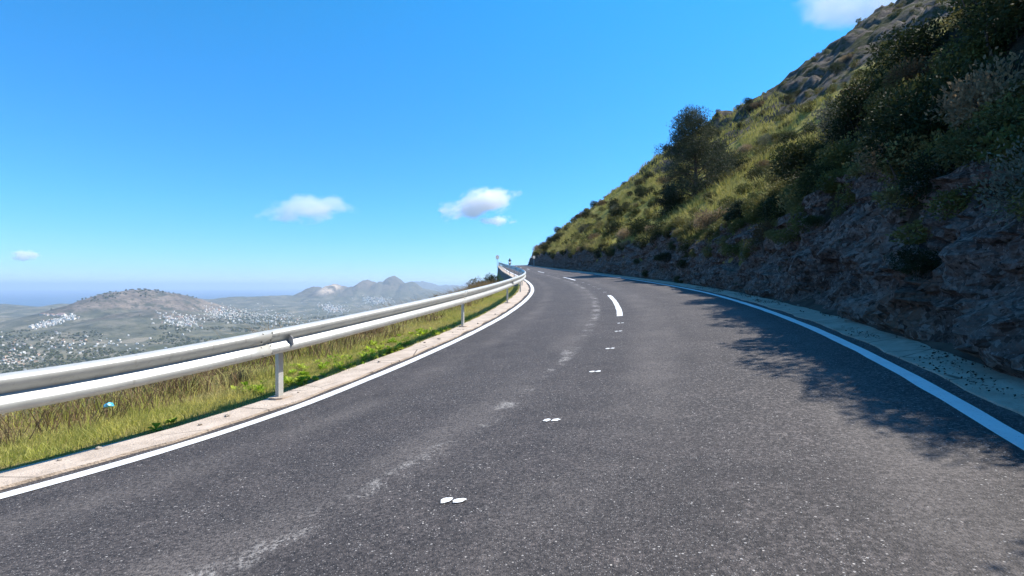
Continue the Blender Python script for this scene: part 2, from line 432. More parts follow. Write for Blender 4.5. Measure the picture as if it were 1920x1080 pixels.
# pale concrete strip that carries the guardrail, and the one at the foot of the cut
def strip(name, s, cols, mat, kind='structure'):
    T = [c[0] for c in cols]; Z = [c[1] for c in cols]
    n1 = fbm(s*2.2, s*0+5, o=3)*.022; n2 = fbm(s*2.0, s*0+15, o=3)*.03
    V = np.stack([rd(s, tt+(n1 if i < 2 else n2), zz) for i, (tt, zz) in enumerate(zip(T, Z))], 1).reshape(-1, 3)
    fl = T[0] < T[-1]
    return tag(link(name, mesh_np(name, V, grid_faces(len(s), len(T), fl), mat, attr={'run': np.repeat(s, len(T))})), kind=kind)
sk = sstep((-28, -4, .5), (-4, 30, .08), (30, 135, .5))
strip('kerb_strip', sk, [(-W-.155, -.05), (-W-.165, .018), (-W-.55, .03), (-W-.58, -.3)], M_conc)
strip('gutter_strip', sk, [(W+.175, -.05), (W+.185, .012), (W+.575, .03)], M_gut)

M_toe = plain('toe_soil', (.075, .055, .04), .95, var=.3, scale=3)
strip('toe_debris', sk, [(W+.55, -.02), (W+.56, .026), (W+.70, .09), (W+1.15, .30)], M_toe)

# ------------------------------------------------------------------ right: rock cut, bank and mountainside
TOE = W+.60
def prof(s):
    """rock height, rock run, crest height, crest run (from the toe) at station s"""
    s = np.asarray(s, float)
    k = 1-ss(7.5, 16.5, s)
    hr = 1.75+.12*k+.35*fbm(s*.22, s*0+2.2, o=3)+.1*np.sin(s*.9)
    rr = hr*(.40+.08*vn(s*.4, s*0+8))
    hc = hr+.05+k*(2.95+.4*fbm(s*.3, s*0+4, o=2))
    rc = rr+.05+(hc-hr)/1.55
    return hr, rr, hc, rc
def rock_zone(s, v): return ss(42, 70, s+.25*v)*ss(8, 21, v)
def hill_z(s, t):
    """height over the road edge at offset t from the centre (t > TOE)"""
    hr, rr, hc, rc = prof(s)
    u = t-TOE
    v = np.maximum(u-rc, 0)
    w = ss(28, 88, s)
    near = .55*v
    far = np.minimum(.76*np.minimum(v, 19)+.69*np.maximum(v-19, 0), 48.2-.02*v)
    z = np.where(u < rr, hr*u/np.maximum(rr, .1), np.where(u < rc, hr+(hc-hr)*(u-rr)/np.maximum(rc-rr, .05), hc+near*(1-w)+far*w))
    z = z+ss(0, 6, v)*(.5*fbm(s*.16, t*.16, o=4, seed=31)+.026*np.minimum(v, 70)*fbm(s*.02+3, t*.03, o=5, seed=44))
    rz = rock_zone(s, v)
    z = z+rz*(1.5*(1-np.abs(fbm(s*.07, t*.07, o=5, seed=51))*2)+1.0*np.abs(vn(s*.02, t*.25, 3, seed=52))+1.1*(.5-np.abs(fbm(s*.21+t*.1, t*.24, o=4, seed=53, g=.6)))+.5*fbm(s*.8, t*.8, o=3, seed=54))-rz*1.2
    # the spur ends where the road goes over its crest
    end = 101+.14*np.maximum(u-4, 0)+4*fbm(t*.05, s*0+3, o=3)*ss(3, 20, u)
    z = z-np.maximum(s-end, 0)*1.15
    return z
def hill_pt(s, t, dz=0.):
    b = rd(s, np.full(np.shape(s), W+.6) if np.ndim(s) else W+.6)
    p = rd(s, t)
    p[..., 2] = b[..., 2]+hill_z(s, t)+dz
    return p
# rock face
sc_ = sstep((-26, -3, .5), (-3, 22, .11), (22, 60, .22), (60, 112, .4))
vv = np.linspace(0, 1, 34)
SS_, VV_ = np.meshgrid(sc_, vv, indexing='ij')
hr, rr, hc, rc = prof(SS_)
U = rr*VV_; Zr = (hr+.25)*VV_
B = rd(SS_, TOE+U); B[..., 2] = rd(SS_, TOE+0*U)[..., 2]+Zr-.04
nx = np.cos(np.interp(SS_, S, PSI)); ny = -np.sin(np.interp(SS_, S, PSI))
q = fbm(B[..., 0]*1.1, B[..., 1]*1.1, B[..., 2]*1.6, o=5, seed=60, g=.58)
led = vn(B[..., 0]*.5+B[..., 2]*2.4, B[..., 1]*.5, B[..., 2]*.7, seed=71)
cellx = np.floor(B[..., 0]*2.6+q); celly = np.floor(B[..., 1]*2.6+q*.7); cellz = np.floor(B[..., 2]*3.2+q)
blk = _h(cellx, celly, cellz, 5)-.5
def vfacet(p, sc, seed):
    """planar facets: every point takes the tilt of its nearest scattered seed"""
    P_ = p*np.array(sc); b = np.floor(P_); best = np.full(P_.shape[:-1], 9.); val = np.zeros(P_.shape[:-1])
    for dx in (-1, 0, 1):
        for dy in (-1, 0, 1):
            for dz in (-1, 0, 1):
                c = b+np.array([dx, dy, dz]); hsh = [_h(c[..., 0], c[..., 1], c[..., 2], seed+k_) for k_ in range(7)]
                o_ = c+np.stack(hsh[:3], -1)-P_; d2 = (o_**2).sum(-1)
                tv = -(o_*(np.stack(hsh[3:6], -1)-.5)).sum(-1)*1.6+(hsh[6]-.5)*.9
                m_ = d2 < best; best = np.where(m_, d2, best); val = np.where(m_, tv, val)
    return val
Bw = B+.25*np.stack([q, np.roll(q, 7, 0), np.roll(q, 11, 1)], -1)
fa = vfacet(Bw, (1.15, 1.15, 1.7), 300); fb = vfacet(Bw, (3.2, 3.2, 4.2), 330)
disp = (.13*fa+.085*fb+.12*q+.10*led+.10*blk+.22*(.5-np.abs(fbm(B[..., 0]*.8, B[..., 1]*.8, B[..., 2]*1.3, o=4, seed=67)))+.10*fbm(B[..., 0]*3.1, B[..., 1]*3.1, B[..., 2]*3.6, o=3, seed=66))*ss(0, .12, VV_)*np.where(VV_ > .93, .6, 1)
B[..., 0] -= nx*(disp); B[..., 1] -= ny*(disp); B[..., 2] += .10*fbm(B[..., 0]*1.7, B[..., 1]*1.7, B[..., 2]*1.7+9, o=3, seed=80)*ss(0, .2, VV_)
tag(link('rock_cut', mesh_np('rock_cut', B.reshape(-1, 3), grid_faces(len(sc_), len(vv), True), M_rock)), kind='structure')
# hillside above it
sh = sstep((-26, -2, .6), (-2, 40, .35), (40, 130, .5), (130, 340, 4))
u0 = np.concatenate([np.linspace(-.15, 4, 22), 4+np.cumsum(np.minimum(.22*1.035**np.arange(1, 190), .62+.02*np.maximum(np.arange(1, 190)-130, 0)))])
SH, UH = np.meshgrid(sh, u0, indexing='ij')
hr, rr, hc, rc = prof(SH)
TH = TOE+rr*.93+UH
SHc = np.minimum(SH, 179)
P = hill_pt(SHc, TH)
ex = SH-SHc                                       # continue straight past the end of the road line
P[..., 0] += ex*np.sin(PSI[-1]); P[..., 1] += ex*np.cos(PSI[-1]); 
zz_ = hill_z(SH, TH); base = rd(np.minimum(SH, 100), W+.6+0*SH)[..., 2]; P[..., 2] = base+zz_
P[:, 0, 2] -= .4
P[..., 2] += .10*fbm(P[..., 0]*.9, P[..., 1]*.9, o=4, seed=90)*ss(.2, 2, UH)
upn = np.maximum(TH-TOE-rc, 0)
rockm = rock_zone(SH, upn)
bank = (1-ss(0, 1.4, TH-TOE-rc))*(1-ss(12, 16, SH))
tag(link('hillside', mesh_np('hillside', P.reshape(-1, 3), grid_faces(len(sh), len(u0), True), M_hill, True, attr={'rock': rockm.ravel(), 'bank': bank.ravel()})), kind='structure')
HILL_P = P

# ------------------------------------------------------------------ left: verge, retaining wall, slope to the valley
VS = -W-.55
def verge_drop(s, d):
    """drop below the road edge at distance d outside the concrete strip"""
    wall = ss(23, 30, s)*3.2
    return .0+.05*d+.32*np.maximum(d-1.9, 0)+.30*np.maximum(d-3.6, 0)+wall*ss(.02, .25, d)
sv = sstep((-16, -2, .4), (-2, 32, .2), (32, 112, .6))
dv = np.concatenate([np.linspace(0, 3, 24), 3+np.cumsum(.2*1.12**np.arange(1, 18))])
SV, DV = np.meshgrid(sv, dv, indexing='ij')
PV = rd(SV, VS-DV)
PV[..., 2] = rd(SV, VS+0*DV)[..., 2]+.018-verge_drop(SV, DV)+ss(.3, 2, DV)*.09*fbm(PV[..., 0]*1.2, PV[..., 1]*1.2, o=4, seed=12)
tag(link('verge_slope', mesh_np('verge_slope', PV.reshape(-1, 3), grid_faces(len(sv), len(dv)), M_verge, True)), kind='structure')
def verge_pt(s, d):
    p = rd(s, VS-d); p[..., 2] = rd(s, VS+0*np.asarray(d))[..., 2]+.018-verge_drop(s, d); return p

# valley floor and its hills ------------------------------------------------
FLOOR = -255.
HL = []   # photo column, row of the top, distance, half width in px, half depth m, brownness
def hl(X, Y, d, wx, dep, br=.3): HL.append(((X-960)/FPX*d, d, (Y0-Y)/FPX*d-FLOOR, wx/FPX*d, dep, br))
hl(262, 559, 3500, 64, 480, 1.0); hl(200, 572, 3400, 52, 400, .9); hl(322, 564, 3600, 56, 420, 1.0); hl(120, 596, 3000, 50, 260, .3); hl(300, 588, 3000, 90, 300, .6); hl(420, 600, 3300, 60, 240, .3); hl(160, 593, 3250, 36, 280, .35); hl(370, 572, 3900, 40, 380, .7); hl(250, 604, 2700, 105, 300, .25); hl(150, 622, 2450, 60, 220, .1); hl(350, 612, 2900, 70, 240, .2)
hl(400, 565, 6200, 60, 600, .15); hl(460, 558, 6400, 60, 600, .15); hl(520, 556, 6400, 55, 600, .15); hl(350, 572, 6000, 60, 500, .15)
hl(592, 542, 7000, 26, 500, .6); hl(628, 536, 7000, 30, 550, .7); hl(660, 546, 7000, 26, 500, .55); hl(688, 529, 7300, 19, 480, .7); hl(712, 537, 7300, 18, 450, .5)
hl(737, 529, 7600, 24, 520, .6); hl(768, 537, 7600, 26, 520, .4); hl(800, 545, 7800, 34, 520, .3); hl(560, 572, 5600, 36, 420, .0); hl(600, 566, 6000, 34, 400, .0); hl(540, 585, 5200, 40, 350, 0)
hl(790, 525, 14000, 40, 900, .3); hl(840, 531, 14000, 50, 900, .3); hl(735, 534, 14000, 40, 900, .3); hl(900, 534, 14000, 60, 900, .3)
hl(190, 564, 6600, 36, 420, .8); hl(235, 557, 6800, 40, 420, .9); hl(285, 555, 6900, 36, 420, .9); hl(145, 571, 6300, 36, 380, .7); hl(330, 559, 7000, 40, 420, .8)
hl(15, 580, 4500, 26, 260, .2); hl(52, 579, 4550, 26, 260, .2); hl(110, 573, 4700, 24, 260, .2); hl(78, 583, 4600, 30, 260, .2); hl(-60, 572, 4500, 70, 400, .2); hl(-160, 562, 4600, 80, 400, .2)
hl(8, 606, 3000, 24, 200, .1); hl(-80, 594, 3000, 60, 250, .1); hl(150, 586, 4300, 36, 250, .2)
def valley_z(x, y):
    x = np.asarray(x, float); y = np.asarray(y, float)
    z = np.zeros(np.broadcast(x, y).shape); br = np.zeros_like(z)
    for cx, cy_, h, sx, sy, b in HL:
        e = np.exp(-.5*(((x-cx)/sx)**2+((y-cy_)/sy)**2)); v = h*e
        k = np.maximum(z, v)+.12*np.minimum(z, v)
        br = np.where(v > z, b*ss(.25, .6, e), br); z = k
    rough = fbm(x*.0016, y*.0016, o=6, seed=101)*.10+fbm(x*.008, y*.008, o=4, seed=140)*.035
    z = z*(1+rough*1.3)+10*fbm(x*.0012, y*.0012, o=4, seed=120)+3*fbm(x*.01, y*.01, o=3, seed=130)
    r = np.hypot(x, y)
    # foot of our own mountain
    near = np.clip(1-(r-250)/1150, 0, 1)**1.6*150
    return FLOOR+z+near, br, z
az = np.concatenate([np.arange(-62, 5, .09), np.arange(5, 40, .6)])
rad = np.concatenate([np.geomspace(150, 1500, 60), np.geomspace(1500, 16000, 330)[1:]])
AZ, RA = np.meshgrid(R(1)*az, rad, indexing='ij')
VX, VY = RA*np.sin(AZ), RA*np.cos(AZ)
VZ, VB, VH = valley_z(VX, VY)
coast = 5200+4300*ss(R(-42), R(-34), AZ)
VZ = VZ-ss(12500, 14500, RA)*60-ss(0, 500, RA*np.cos(AZ)-coast)*58*(1-ss(30, 70, VH)*.6)
sc0 = pix(618, 578, 6700); 
scar = np.exp(-(((VX-sc0[0])/120)**2+((VY-sc0[1])/260)**2)**2)*(fbm(VX*.01, VY*.01, o=4, seed=7) > -.35)
flat = 1-ss(12, 45, VH)
tag(link('valley', mesh_np('valley', np.stack([VX, VY, VZ], -1).reshape(-1, 3), grid_faces(len(az), len(rad)), M_valley, True,
    attr={'brown': VB.ravel(), 'scar': scar.ravel(), 'flat': flat.ravel()})), kind='structure')
th = np.arange(96)/96*2*np.pi
Vs = [[0, 0, FLOOR-45]]
for r_ in (2000, 8000, 20000, 44000): Vs += [[r_*math.cos(a), r_*math.sin(a), FLOOR-45] for a in th]
Fq = [(1+k*96+i, 1+k*96+(i+1) % 96, 1+(k+1)*96+(i+1) % 96, 1+(k+1)*96+i) for k in range(3) for i in range(96)]
Fq = [f[::-1] for f in Fq]
Ft = [(0, 1+i, 1+(i+1) % 96) for i in range(96)]
tag(link('sea', mesh_np('sea', Vs, [np.array(Ft), np.array(Fq)], M_sea)), kind='structure')
# mountain flank between the verge and the valley floor
sf = np.concatenate([np.arange(-16, 112, 2.), np.arange(112, 240, 6.)])
df = np.concatenate([[6.0], 6+np.cumsum(1.2*1.11**np.arange(0, 40))])
SF, DF = np.meshgrid(sf, df, indexing='ij')
zed = np.minimum(SF, 112)
hd = np.interp(SF, S, PSI)
bx = np.interp(SF, [-16, 20, 240], [-9.5, 0.2, -7.]); by = np.interp(SF, [-16, 20, 240], [-22, 18, 238.])
FX = bx-DF*.98; FY = by+DF*.1
FZ = np.interp(SF, S, CZ)-.6-3.0*ss(20, 30, SF)-.62*(DF-3)+.05*DF*fbm(FX*.03, FY*.03, o=4, seed=17)-np.maximum(SF-108, 0)*.35
FZ = np.maximum(FZ, FLOOR-8)
tag(link('mountain_flank', mesh_np('mountain_flank', np.stack([FX, FY, FZ], -1).reshape(-1, 3), grid_faces(len(sf), len(df)), M_verge, True)), kind='structure')

# haze: one closed box of even air
hz = bpy.data.materials.new('haze_air'); hz.use_nodes = True; ht = hz.node_tree
for n_ in list(ht.nodes):
    if n_.type == 'BSDF_PRINCIPLED': ht.nodes.remove(n_)
pv = ht.nodes.new('ShaderNodeVolumePrincipled'); pv.inputs['Color'].default_value = (.70, .84, 1.0, 1)
pv.inputs['Density'].default_value = 7e-5; pv.inputs['Anisotropy'].default_value = .2
ht.links.new(pv.outputs[0], ht.nodes['Material Output'].inputs['Volume'])
mb = MB().box((0, 0, (FLOOR-50+150)/2), (90000, 90000, 150-(FLOOR-50)))
tag(mb.obj('haze', hz), kind='stuff')
# ------------------------------------------------------------------ foliage builders
def leaf_quads(c, d, l, w, rg):
    """diamond leaves: centres c, directions d (unit), lengths l, widths w"""
    n = len(c); r = rg.standard_normal((n, 3)); s = np.cross(d, r); s /= np.linalg.norm(s, axis=1)[:, None]+1e-9
    l = np.broadcast_to(l, (n,))[:, None]; w = np.broadcast_to(w, (n,))[:, None]
    V = np.stack([c-d*l*.5, c+s*w*.5-d*l*.05, c+d*l*.5, c-s*w*.5-d*l*.05], 1).reshape(-1, 3)
    return V, np.arange(4*n).reshape(-1, 4)
def shrub_geo(seed, n=1400, leaf=.075, lobes=9, tall=1.0, spread=1.0, upright=.35, shell=.75):
    """leaves of a bush one metre wide standing on the origin"""
    rg = np.random.default_rng(seed)
    th = rg.uniform(0, 2*np.pi, lobes); rr_ = np.sqrt(rg.uniform(0, 1, lobes))*.34*spread
    hz_ = (.30+.42*rg.uniform(0, 1, lobes)*(1-rr_*1.2))*tall
    lc = np.stack([rr_*np.cos(th), rr_*np.sin(th), hz_], 1); lr = rg.uniform(.16, .30, lobes)
    k = rg.choice(lobes, n, p=lr**2/np.sum(lr**2))
    v = rg.standard_normal((n, 3)); v /= np.linalg.norm(v, axis=1)[:, None]
    q = shell+(1-shell)*rg.uniform(0, 1, n)**.5+.10*rg.standard_normal(n)
    lump = 1+.22*vn(v[:, 0]*2.2+k*3, v[:, 1]*2.2, v[:, 2]*2.2, seed)
    c = lc[k]+v*(lr[k]*q*lump)[:, None]*np.array([1, 1, 1.05*tall])
    c[:, 2] = np.abs(c[:, 2])*.98+.02
    d = v+rg.standard_normal((n, 3))*.7+np.array([0, 0, upright]); d /= np.linalg.norm(d, axis=1)[:, None]
    return leaf_quads(c, d, leaf*rg.uniform(.6, 1.35, n), leaf*.5*rg.uniform(.7, 1.3, n), rg)
def stems(seed, n=7, h=.6, r=.012):
    rg = np.random.default_rng(seed); mb = MB()
    for i in range(n):
        a = rg.uniform(0, 6.28); e = rg.uniform(.1, .34)
        p0 = np.array([.05*math.cos(a), .05*math.sin(a), -.12]); p2 = np.array([e*math.cos(a), e*math.sin(a), h*rg.uniform(.6, 1.05)])
        p1 = (p0+p2)/2+rg.standard_normal(3)*.04; mb.tube([p0, p1, p2], [r, r*.7, r*.3], 5, False)
    return mb
def blades(base, h, lean, w, rg):
    """bent grass blades: base points, heights, lean vectors, widths -> quads + tip triangles"""
    n = len(base); up = np.array([0, 0, 1.]); h = h[:, None]; w = np.broadcast_to(w, (n,))[:, None]
    a = rg.uniform(0, 2*np.pi, n); s = np.stack([np.cos(a), np.sin(a), 0*a], 1)*w*.5
    m = base+up*h*.55+lean*h*.28; t = base+up*h*.92+lean*h*1.0
    V = np.stack([base-s, base+s, m+s*.7, m-s*.7, t], 1).reshape(-1, 3)
    i = np.arange(n)*5
    return V, np.stack([i, i+1, i+2, i+3], 1), np.stack([i+3, i+2, i+4], 1), np.tile([0, 0, .5, .5, 1.], n)
def merge(geos):
    Vs, Fs, o = [], [], 0
    for V, F in geos: Vs.append(V); Fs.append(F+o); o += len(V)
    return np.concatenate(Vs), np.concatenate(Fs)

G_dark = [(.25, (.014, .022, .008)), (.5, (.030, .042, .014)), (.75, (.056, .066, .022))]
G_oliv = [(.25, (.034, .040, .014)), (.5, (.070, .072, .026)), (.75, (.120, .115, .045))]
G_grey = [(.25, (.055, .058, .036)), (.5, (.10, .102, .070)), (.75, (.16, .160, .115))]
G_dry = [(.25, (.10, .065, .032)), (.5, (.21, .145, .08)), (.75, (.36, .27, .16))]
G_grass = [(.22, (.26, .36, .03)), (.47, (.40, .47, .06)), (.66, (.56, .53, .13)), (.84, (.62, .52, .26))]
G_hillg = [(.25, (.25, .24, .045)), (.45, (.40, .36, .075)), (.62, (.52, .45, .12)), (.8, (.54, .41, .19))]
M_dark = mat_leaf('dark_leaves', G_dark); M_oliv = mat_leaf('olive_leaves', G_oliv); M_grey = mat_leaf('grey_leaves', G_grey)
M_dry = mat_leaf('dry_twigs', G_dry, transl=.3); M_grass = mat_leaf('verge_grass', G_grass, (.46, .40, .19), .35, .55)
M_hillg = mat_leaf('hill_grass', G_hillg, (.33, .29, .13), .3, .35)
M_weed = mat_leaf('weed_leaves', [(.3, (.24, .38, .03)), (.5, (.38, .50, .05)), (.7, (.50, .56, .10))], transl=.35)
M_scrub = mat_leaf('scrub_leaves', [(.28, (.034, .042, .012)), (.45, (.090, .096, .026)), (.6, (.165, .15, .048)), (.75, (.25, .20, .09))], noise=.45)
M_bark = plain('bark', (.12, .09, .07), .9, var=.25, scale=14)
M_pine = mat_leaf('pine_needles', [(.25, (.022, .032, .016)), (.5, (.042, .054, .028)), (.75, (.085, .098, .06))], transl=.2, noise=.9)

KIND = {}
def bush_kind(key, mat, name, nvar=3, n=1400, leaf=.075, **kw):
    L = []
    for v in range(nvar):
        V, F = shrub_geo(hash(key) % 1 + 100*len(KIND)+v, n, leaf, **kw)
        fo = mesh_np('foliage', V, F, mat); st = stems(50+v+10*len(KIND)).mesh('stem', M_bark)
        L.append((fo, st))
    KIND[key] = (name, L)
bush_kind('dark', M_dark, 'shrub', n=3400, leaf=.048, shell=.7, lobes=12)
bush_kind('olive', M_oliv, 'shrub', n=3000, leaf=.05, lobes=12, tall=.9, shell=.7)
bush_kind('grey', M_grey, 'shrub', n=2800, leaf=.04, tall=1.15, upright=.9, shell=.6, lobes=12)
bush_kind('dry', M_dry, 'shrub', n=3000, leaf=.05, tall=.8, upright=.8, shell=.4)
def bush(key, p, size, label, group, hscale=1.):
    name, L = KIND[key]; fo, st = L[rng.integers(len(L))]
    o = empty(name, p, rng.uniform(0, 6.28)); o.scale = (size*rng.uniform(.85, 1.15), size*rng.uniform(.85, 1.15), size*hscale)
    tag(o, label, 'shrub', group)
    link('foliage', fo, o); link('stem', st, o)
    return o
SHADE = []
LB = {'dark': 'dark leafy shrub', 'olive': 'olive green rounded shrub', 'grey': 'grey-green upright shrub', 'dry': 'dry brown twiggy shrub'}
def hill_at(s, t): return hill_pt(np.array([s]), np.array([t]))[0]
def hill_hit(X, Y, rad=9):
    Q = HILL_P.reshape(-1, 3); ok = Q[:, 1] > 1
    px = 960+FPX*Q[:, 0]/np.where(ok, Q[:, 1], 1); py = Y0-FPX*Q[:, 2]/np.where(ok, Q[:, 1], 1)
    dd = np.hypot(px-X, py-Y)+(~ok)*1e6
    k = np.where(dd < rad)[0]
    if not len(k): k = np.array([np.argmin(dd)])
    return Q[k[np.argmin(Q[k, 1])]]

# shaded bank right beside the road
n_b = 0
while n_b < 118:
    s = rng.uniform(-5, 19); hr, rr, hc, rc = [float(q) for q in prof(s)]
    if rc-rr < .8: continue
    u = rng.uniform(rr-.15, rc+1.6)
    key = rng.choice(['dark', 'olive', 'grey', 'dry'], p=[.58, .18, .15, .09])
    p = hill_at(s, TOE+u)-np.array([0, 0, .12])
    bush(key, p, rng.uniform(.75, 1.35)*(1.2 if u > rc-.5 else 1), LB[key]+' on the shaded bank above the rock cut', key+' shrubs on the shaded bank')
    n_b += 1
# at the foot and on ledges of the rock
for i in range(16):
    s = rng.uniform(1.5, 30); hr, rr, hc, rc = [float(q) for q in prof(s)]
    f = rng.choice([.02, .4, .7, .9, 1.0]); key = rng.choice(['dark', 'olive'], p=[.8, .2])
    p = rd(s, TOE+rr*f-.05-.1*(f > .2)); p[2] += hr*f-.05
    bush(key, p, rng.uniform(.22, .7), LB[key]+' rooted in the grey rock cut', key+' shrubs rooted in the rock')
for i in range(34):
    s = 19+78*rng.uniform()**1.3; hr, rr, hc, rc = [float(q) for q in prof(s)]
    key = rng.choice(['dark', 'olive', 'dry'], p=[.5, .35, .15]); p = rd(s, TOE+rr*.8); p[2] += hr*rng.uniform(.62, .95)
    bush(key, p, rng.uniform(.6, 1.1), LB[key]+' overhanging the far rock wall', key+' shrubs overhanging the far rock wall', .9)
# sunlit hillside beyond
n_b = 0
while n_b < 140:
    s = rng.uniform(13, 100); u = rng.uniform(.2, 34)*min(1, .25+s/60); hr, rr, hc, rc = [float(q) for q in prof(s)]
    if s < 16 and u < rc: continue
    u = max(u, rr*.8)
    if vn(s*.12, u*.2, 3) < -.25: continue
    key = rng.choice(['dark', 'olive', 'dry', 'grey'], p=[.54, .30, .11, .05])
    p = hill_at(s, TOE+u)-np.array([0, 0, .1])
    bush(key, p, rng.uniform(.5, 1.25)*(1+s/110), LB[key]+' on the sunlit grassy hillside', key+' shrubs on the sunlit hillside')
    n_b += 1
# a few that the photograph shows by themselves
for X, Y, key, sz, lab in ((1838, 175, 'grey', .62, 'pale grey-green shrub high on the dark bank near the right edge'),
                           (1738, 165, 'grey', .75, 'tall grey-green shrub on the dark bank beside the paler one'),
                           (1915, 190, 'grey', .5, 'grey shrub at the right edge of the dark bank'),
                           (1040, 432, 'dark', 1.9, 'small round bush alone on the skyline of the hill'),
                           (1078, 405, 'dry', 1.7, 'brownish bush on the skyline above the sign'),
                           (1330, 430, 'dry', 1.6, 'reddish dry bush at the top of the rock where sun meets shade')):
    bush(key, hill_hit(X, Y)-np.array([0, 0, .15]), sz, lab, None)

# scrub over the rest of the mountainside: past counting
fine = [shrub_geo(800+v, 1100, .07, lobes=9, tall=.85, shell=.7) for v in range(4)]
low = [shrub_geo(900+v, 260, .14, lobes=7, tall=.85, shell=.72) for v in range(5)]
mid = [shrub_geo(950+v, 560, .10, lobes=8, tall=.85, shell=.72) for v in range(5)]
geos = []
def put(lib, p, sz):
    V, F = lib[rng.integers(len(lib))]; a = rng.uniform(0, 6.28); c, s = math.cos(a), math.sin(a)
    geos.append((V @ np.array([[c, s, 0], [-s, c, 0], [0, 0, rng.uniform(.75, 1.1)]])*sz+p, F))
N_ = 7000
s = rng.uniform(4, 215, N_); u = rng.uniform(0, 1, N_)**1.4*150*(.12+np.minimum(s, 110)/110)
hr, rr, hc, rc = prof(s); u = np.maximum(u, rr)
den = fbm(s*.07, u*.10, 5, o=3)
far_ = rock_zone(s, np.maximum(u-rc, 0))
ok = (den > .10+.16*far_) | (rng.uniform(0, 1, N_) < .07-.04*far_)
ok &= s < 100+.5*np.maximum(u-4, 0)+8
s, u = s[ok], u[ok]
P1 = hill_pt(np.minimum(s, 179.), TOE+u); P1[:, 2] = rd(np.minimum(s, 100.), W+.6)[:, 2]+hill_z(s, TOE+u)
P1[:, 0] += np.maximum(s-179, 0)*math.sin(PSI[-1]); P1[:, 1] += np.maximum(s-179, 0)*math.cos(PSI[-1])
for p_, s_, u_ in zip(P1, s, u):
    d = float(np.hypot(p_[0], p_[1]))
    sz = rng.uniform(.35, 1.0)*(1+u_/70)*(1+max(d-40, 0)/120)
    sz *= 1-.5*float(rock_zone(s_, u_))
    put(fine if d < 26 else mid if d < 60 else low, p_-np.array([0, 0, .1*sz]), sz)
for i in range(330):                               # undergrowth of the shaded bank
    s = rng.uniform(-4, 20); hr, rr, hc, rc = [float(q) for q in prof(s)]
    u = rng.uniform(rr-.2, rc+1.6) if i % 3 else rng.uniform(rr-.25, rr+.5)
    put(fine, hill_at(s, TOE+u)-np.array([0, 0, .1]), rng.uniform(.4, .8))
V, F = merge(geos); tag(link('hillside_scrub', mesh_np('hillside_scrub', V, F, M_scrub)), kind='stuff')
# grass of the hillside
n = 62000
s = rng.uniform(11, 100, n); u = rng.uniform(0, 1, n)**1.3*(8+.34*s)
hr, rr, hc, rc = prof(s); u = np.where(u < rr*.9, rr*.9+rng.uniform(0, .8, n), u); u = np.where((s < 20) & (u < rc+.3), rc+.3+rng.uniform(0, 4, n), u)
keep = fbm(s*.25, u*.35, 1, o=3, seed=5) > -.35; s, u = s[keep], u[keep]; n = len(s)
P0 = hill_pt(s, TOE+u, -.03); hh = rng.uniform(.14, .42, n)*(1+s/80)
ln = rng.standard_normal((n, 3))*np.array([.35, .35, 0])+np.array([-.15, -.05, 0])
V, F4, F3, tip = blades(P0, hh, ln, .022+.0011*s, rng)
tag(link('hillside_grass', mesh_np('hillside_grass', V, [F4, F3], M_hillg, attr={'tip': tip})), kind='stuff')

# ------------------------------------------------------------------ the pine on the slope
def tree_mesh(h, w, seed, n=9000, leaf=.16, trunk_r=.16, base=.04, nl=60):
    rg = np.random.default_rng(seed); mb = MB()
    k = 9; zs = np.linspace(0, h*.9, k); P = np.stack([.10*h*.3*np.sin(zs*1.1/h*4), .05*h*np.sin(zs/h*3), zs], 1); P[0] = (0, 0, -.4)
    mb.tube(P, np.linspace(trunk_r, trunk_r*.2, k), 8)
    C0, R0 = [], []
    for i in range(nl):
        f = base+(1-base)*(i+.5)/nl; a = i*2.4+rg.uniform(-.4, .4)
        # uneven outline: broad below the middle, a ragged dome on top
        reach = w*.5*(1-.70*max(0, (f-.30)/.70)**1.3)*min(1, .85+(f-base)*.8)*rg.uniform(.62, 1.1)
        p0 = np.array([np.interp(f*h, zs, P[:, 0]), np.interp(f*h, zs, P[:, 1]), f*h*.9])
        p2 = p0+np.array([math.cos(a)*reach, math.sin(a)*reach, reach*rg.uniform(.1, .5)]); p1 = (p0+p2)/2+np.array([0, 0, .08*reach])
        mb.tube([p0, p1, p2], [trunk_r*.32*(1.1-f), trunk_r*.2*(1.1-f), trunk_r*.06], 5, False)
        for q in (.45, .72, 1.0):
            c = p0+(p2-p0)*q+rg.standard_normal(3)*.10*w*.3
            C0.append(c); R0.append(w*.125*rg.uniform(.6, 1.35))
    C0 = np.array(C0); R0 = np.array(R0)
    k = rg.choice(len(R0), n, p=R0**2/np.sum(R0**2)); v = rg.standard_normal((n, 3)); v /= np.linalg.norm(v, axis=1)[:, None]
    c = C0[k]+v*(R0[k]*(.45+.65*rg.uniform(0, 1, n)))[:, None]*np.array([1, 1, .7])
    d = v+np.array([0, 0, .5])+.6*rg.standard_normal((n, 3)); d /= np.linalg.norm(d, axis=1)[:, None]
    V, F = leaf_quads(c, d, leaf*rg.uniform(.6, 1.4, n), leaf*.3*rg.uniform(.7, 1.3, n), rg)
    return mb, V, F
def tree(name, p, h, w, seed, label, group=None, **kw):
    o = tag(empty(name, p), label, 'tree', group); mb, V, F = tree_mesh(h, w, seed, **kw)
    mb.obj('trunk', M_bark, o, smooth=True); link('crown', mesh_np('crown', V, F, M_pine), o); return o
pp = hill_hit(1295, 368)
tree('pine_tree', pp-np.array([0, 0, .2]), (368-200)/FPX*pp[1]*1.06, 138/FPX*pp[1], 5, 'dark bushy pine standing alone on the slope above the road', n=34000, leaf=.13)
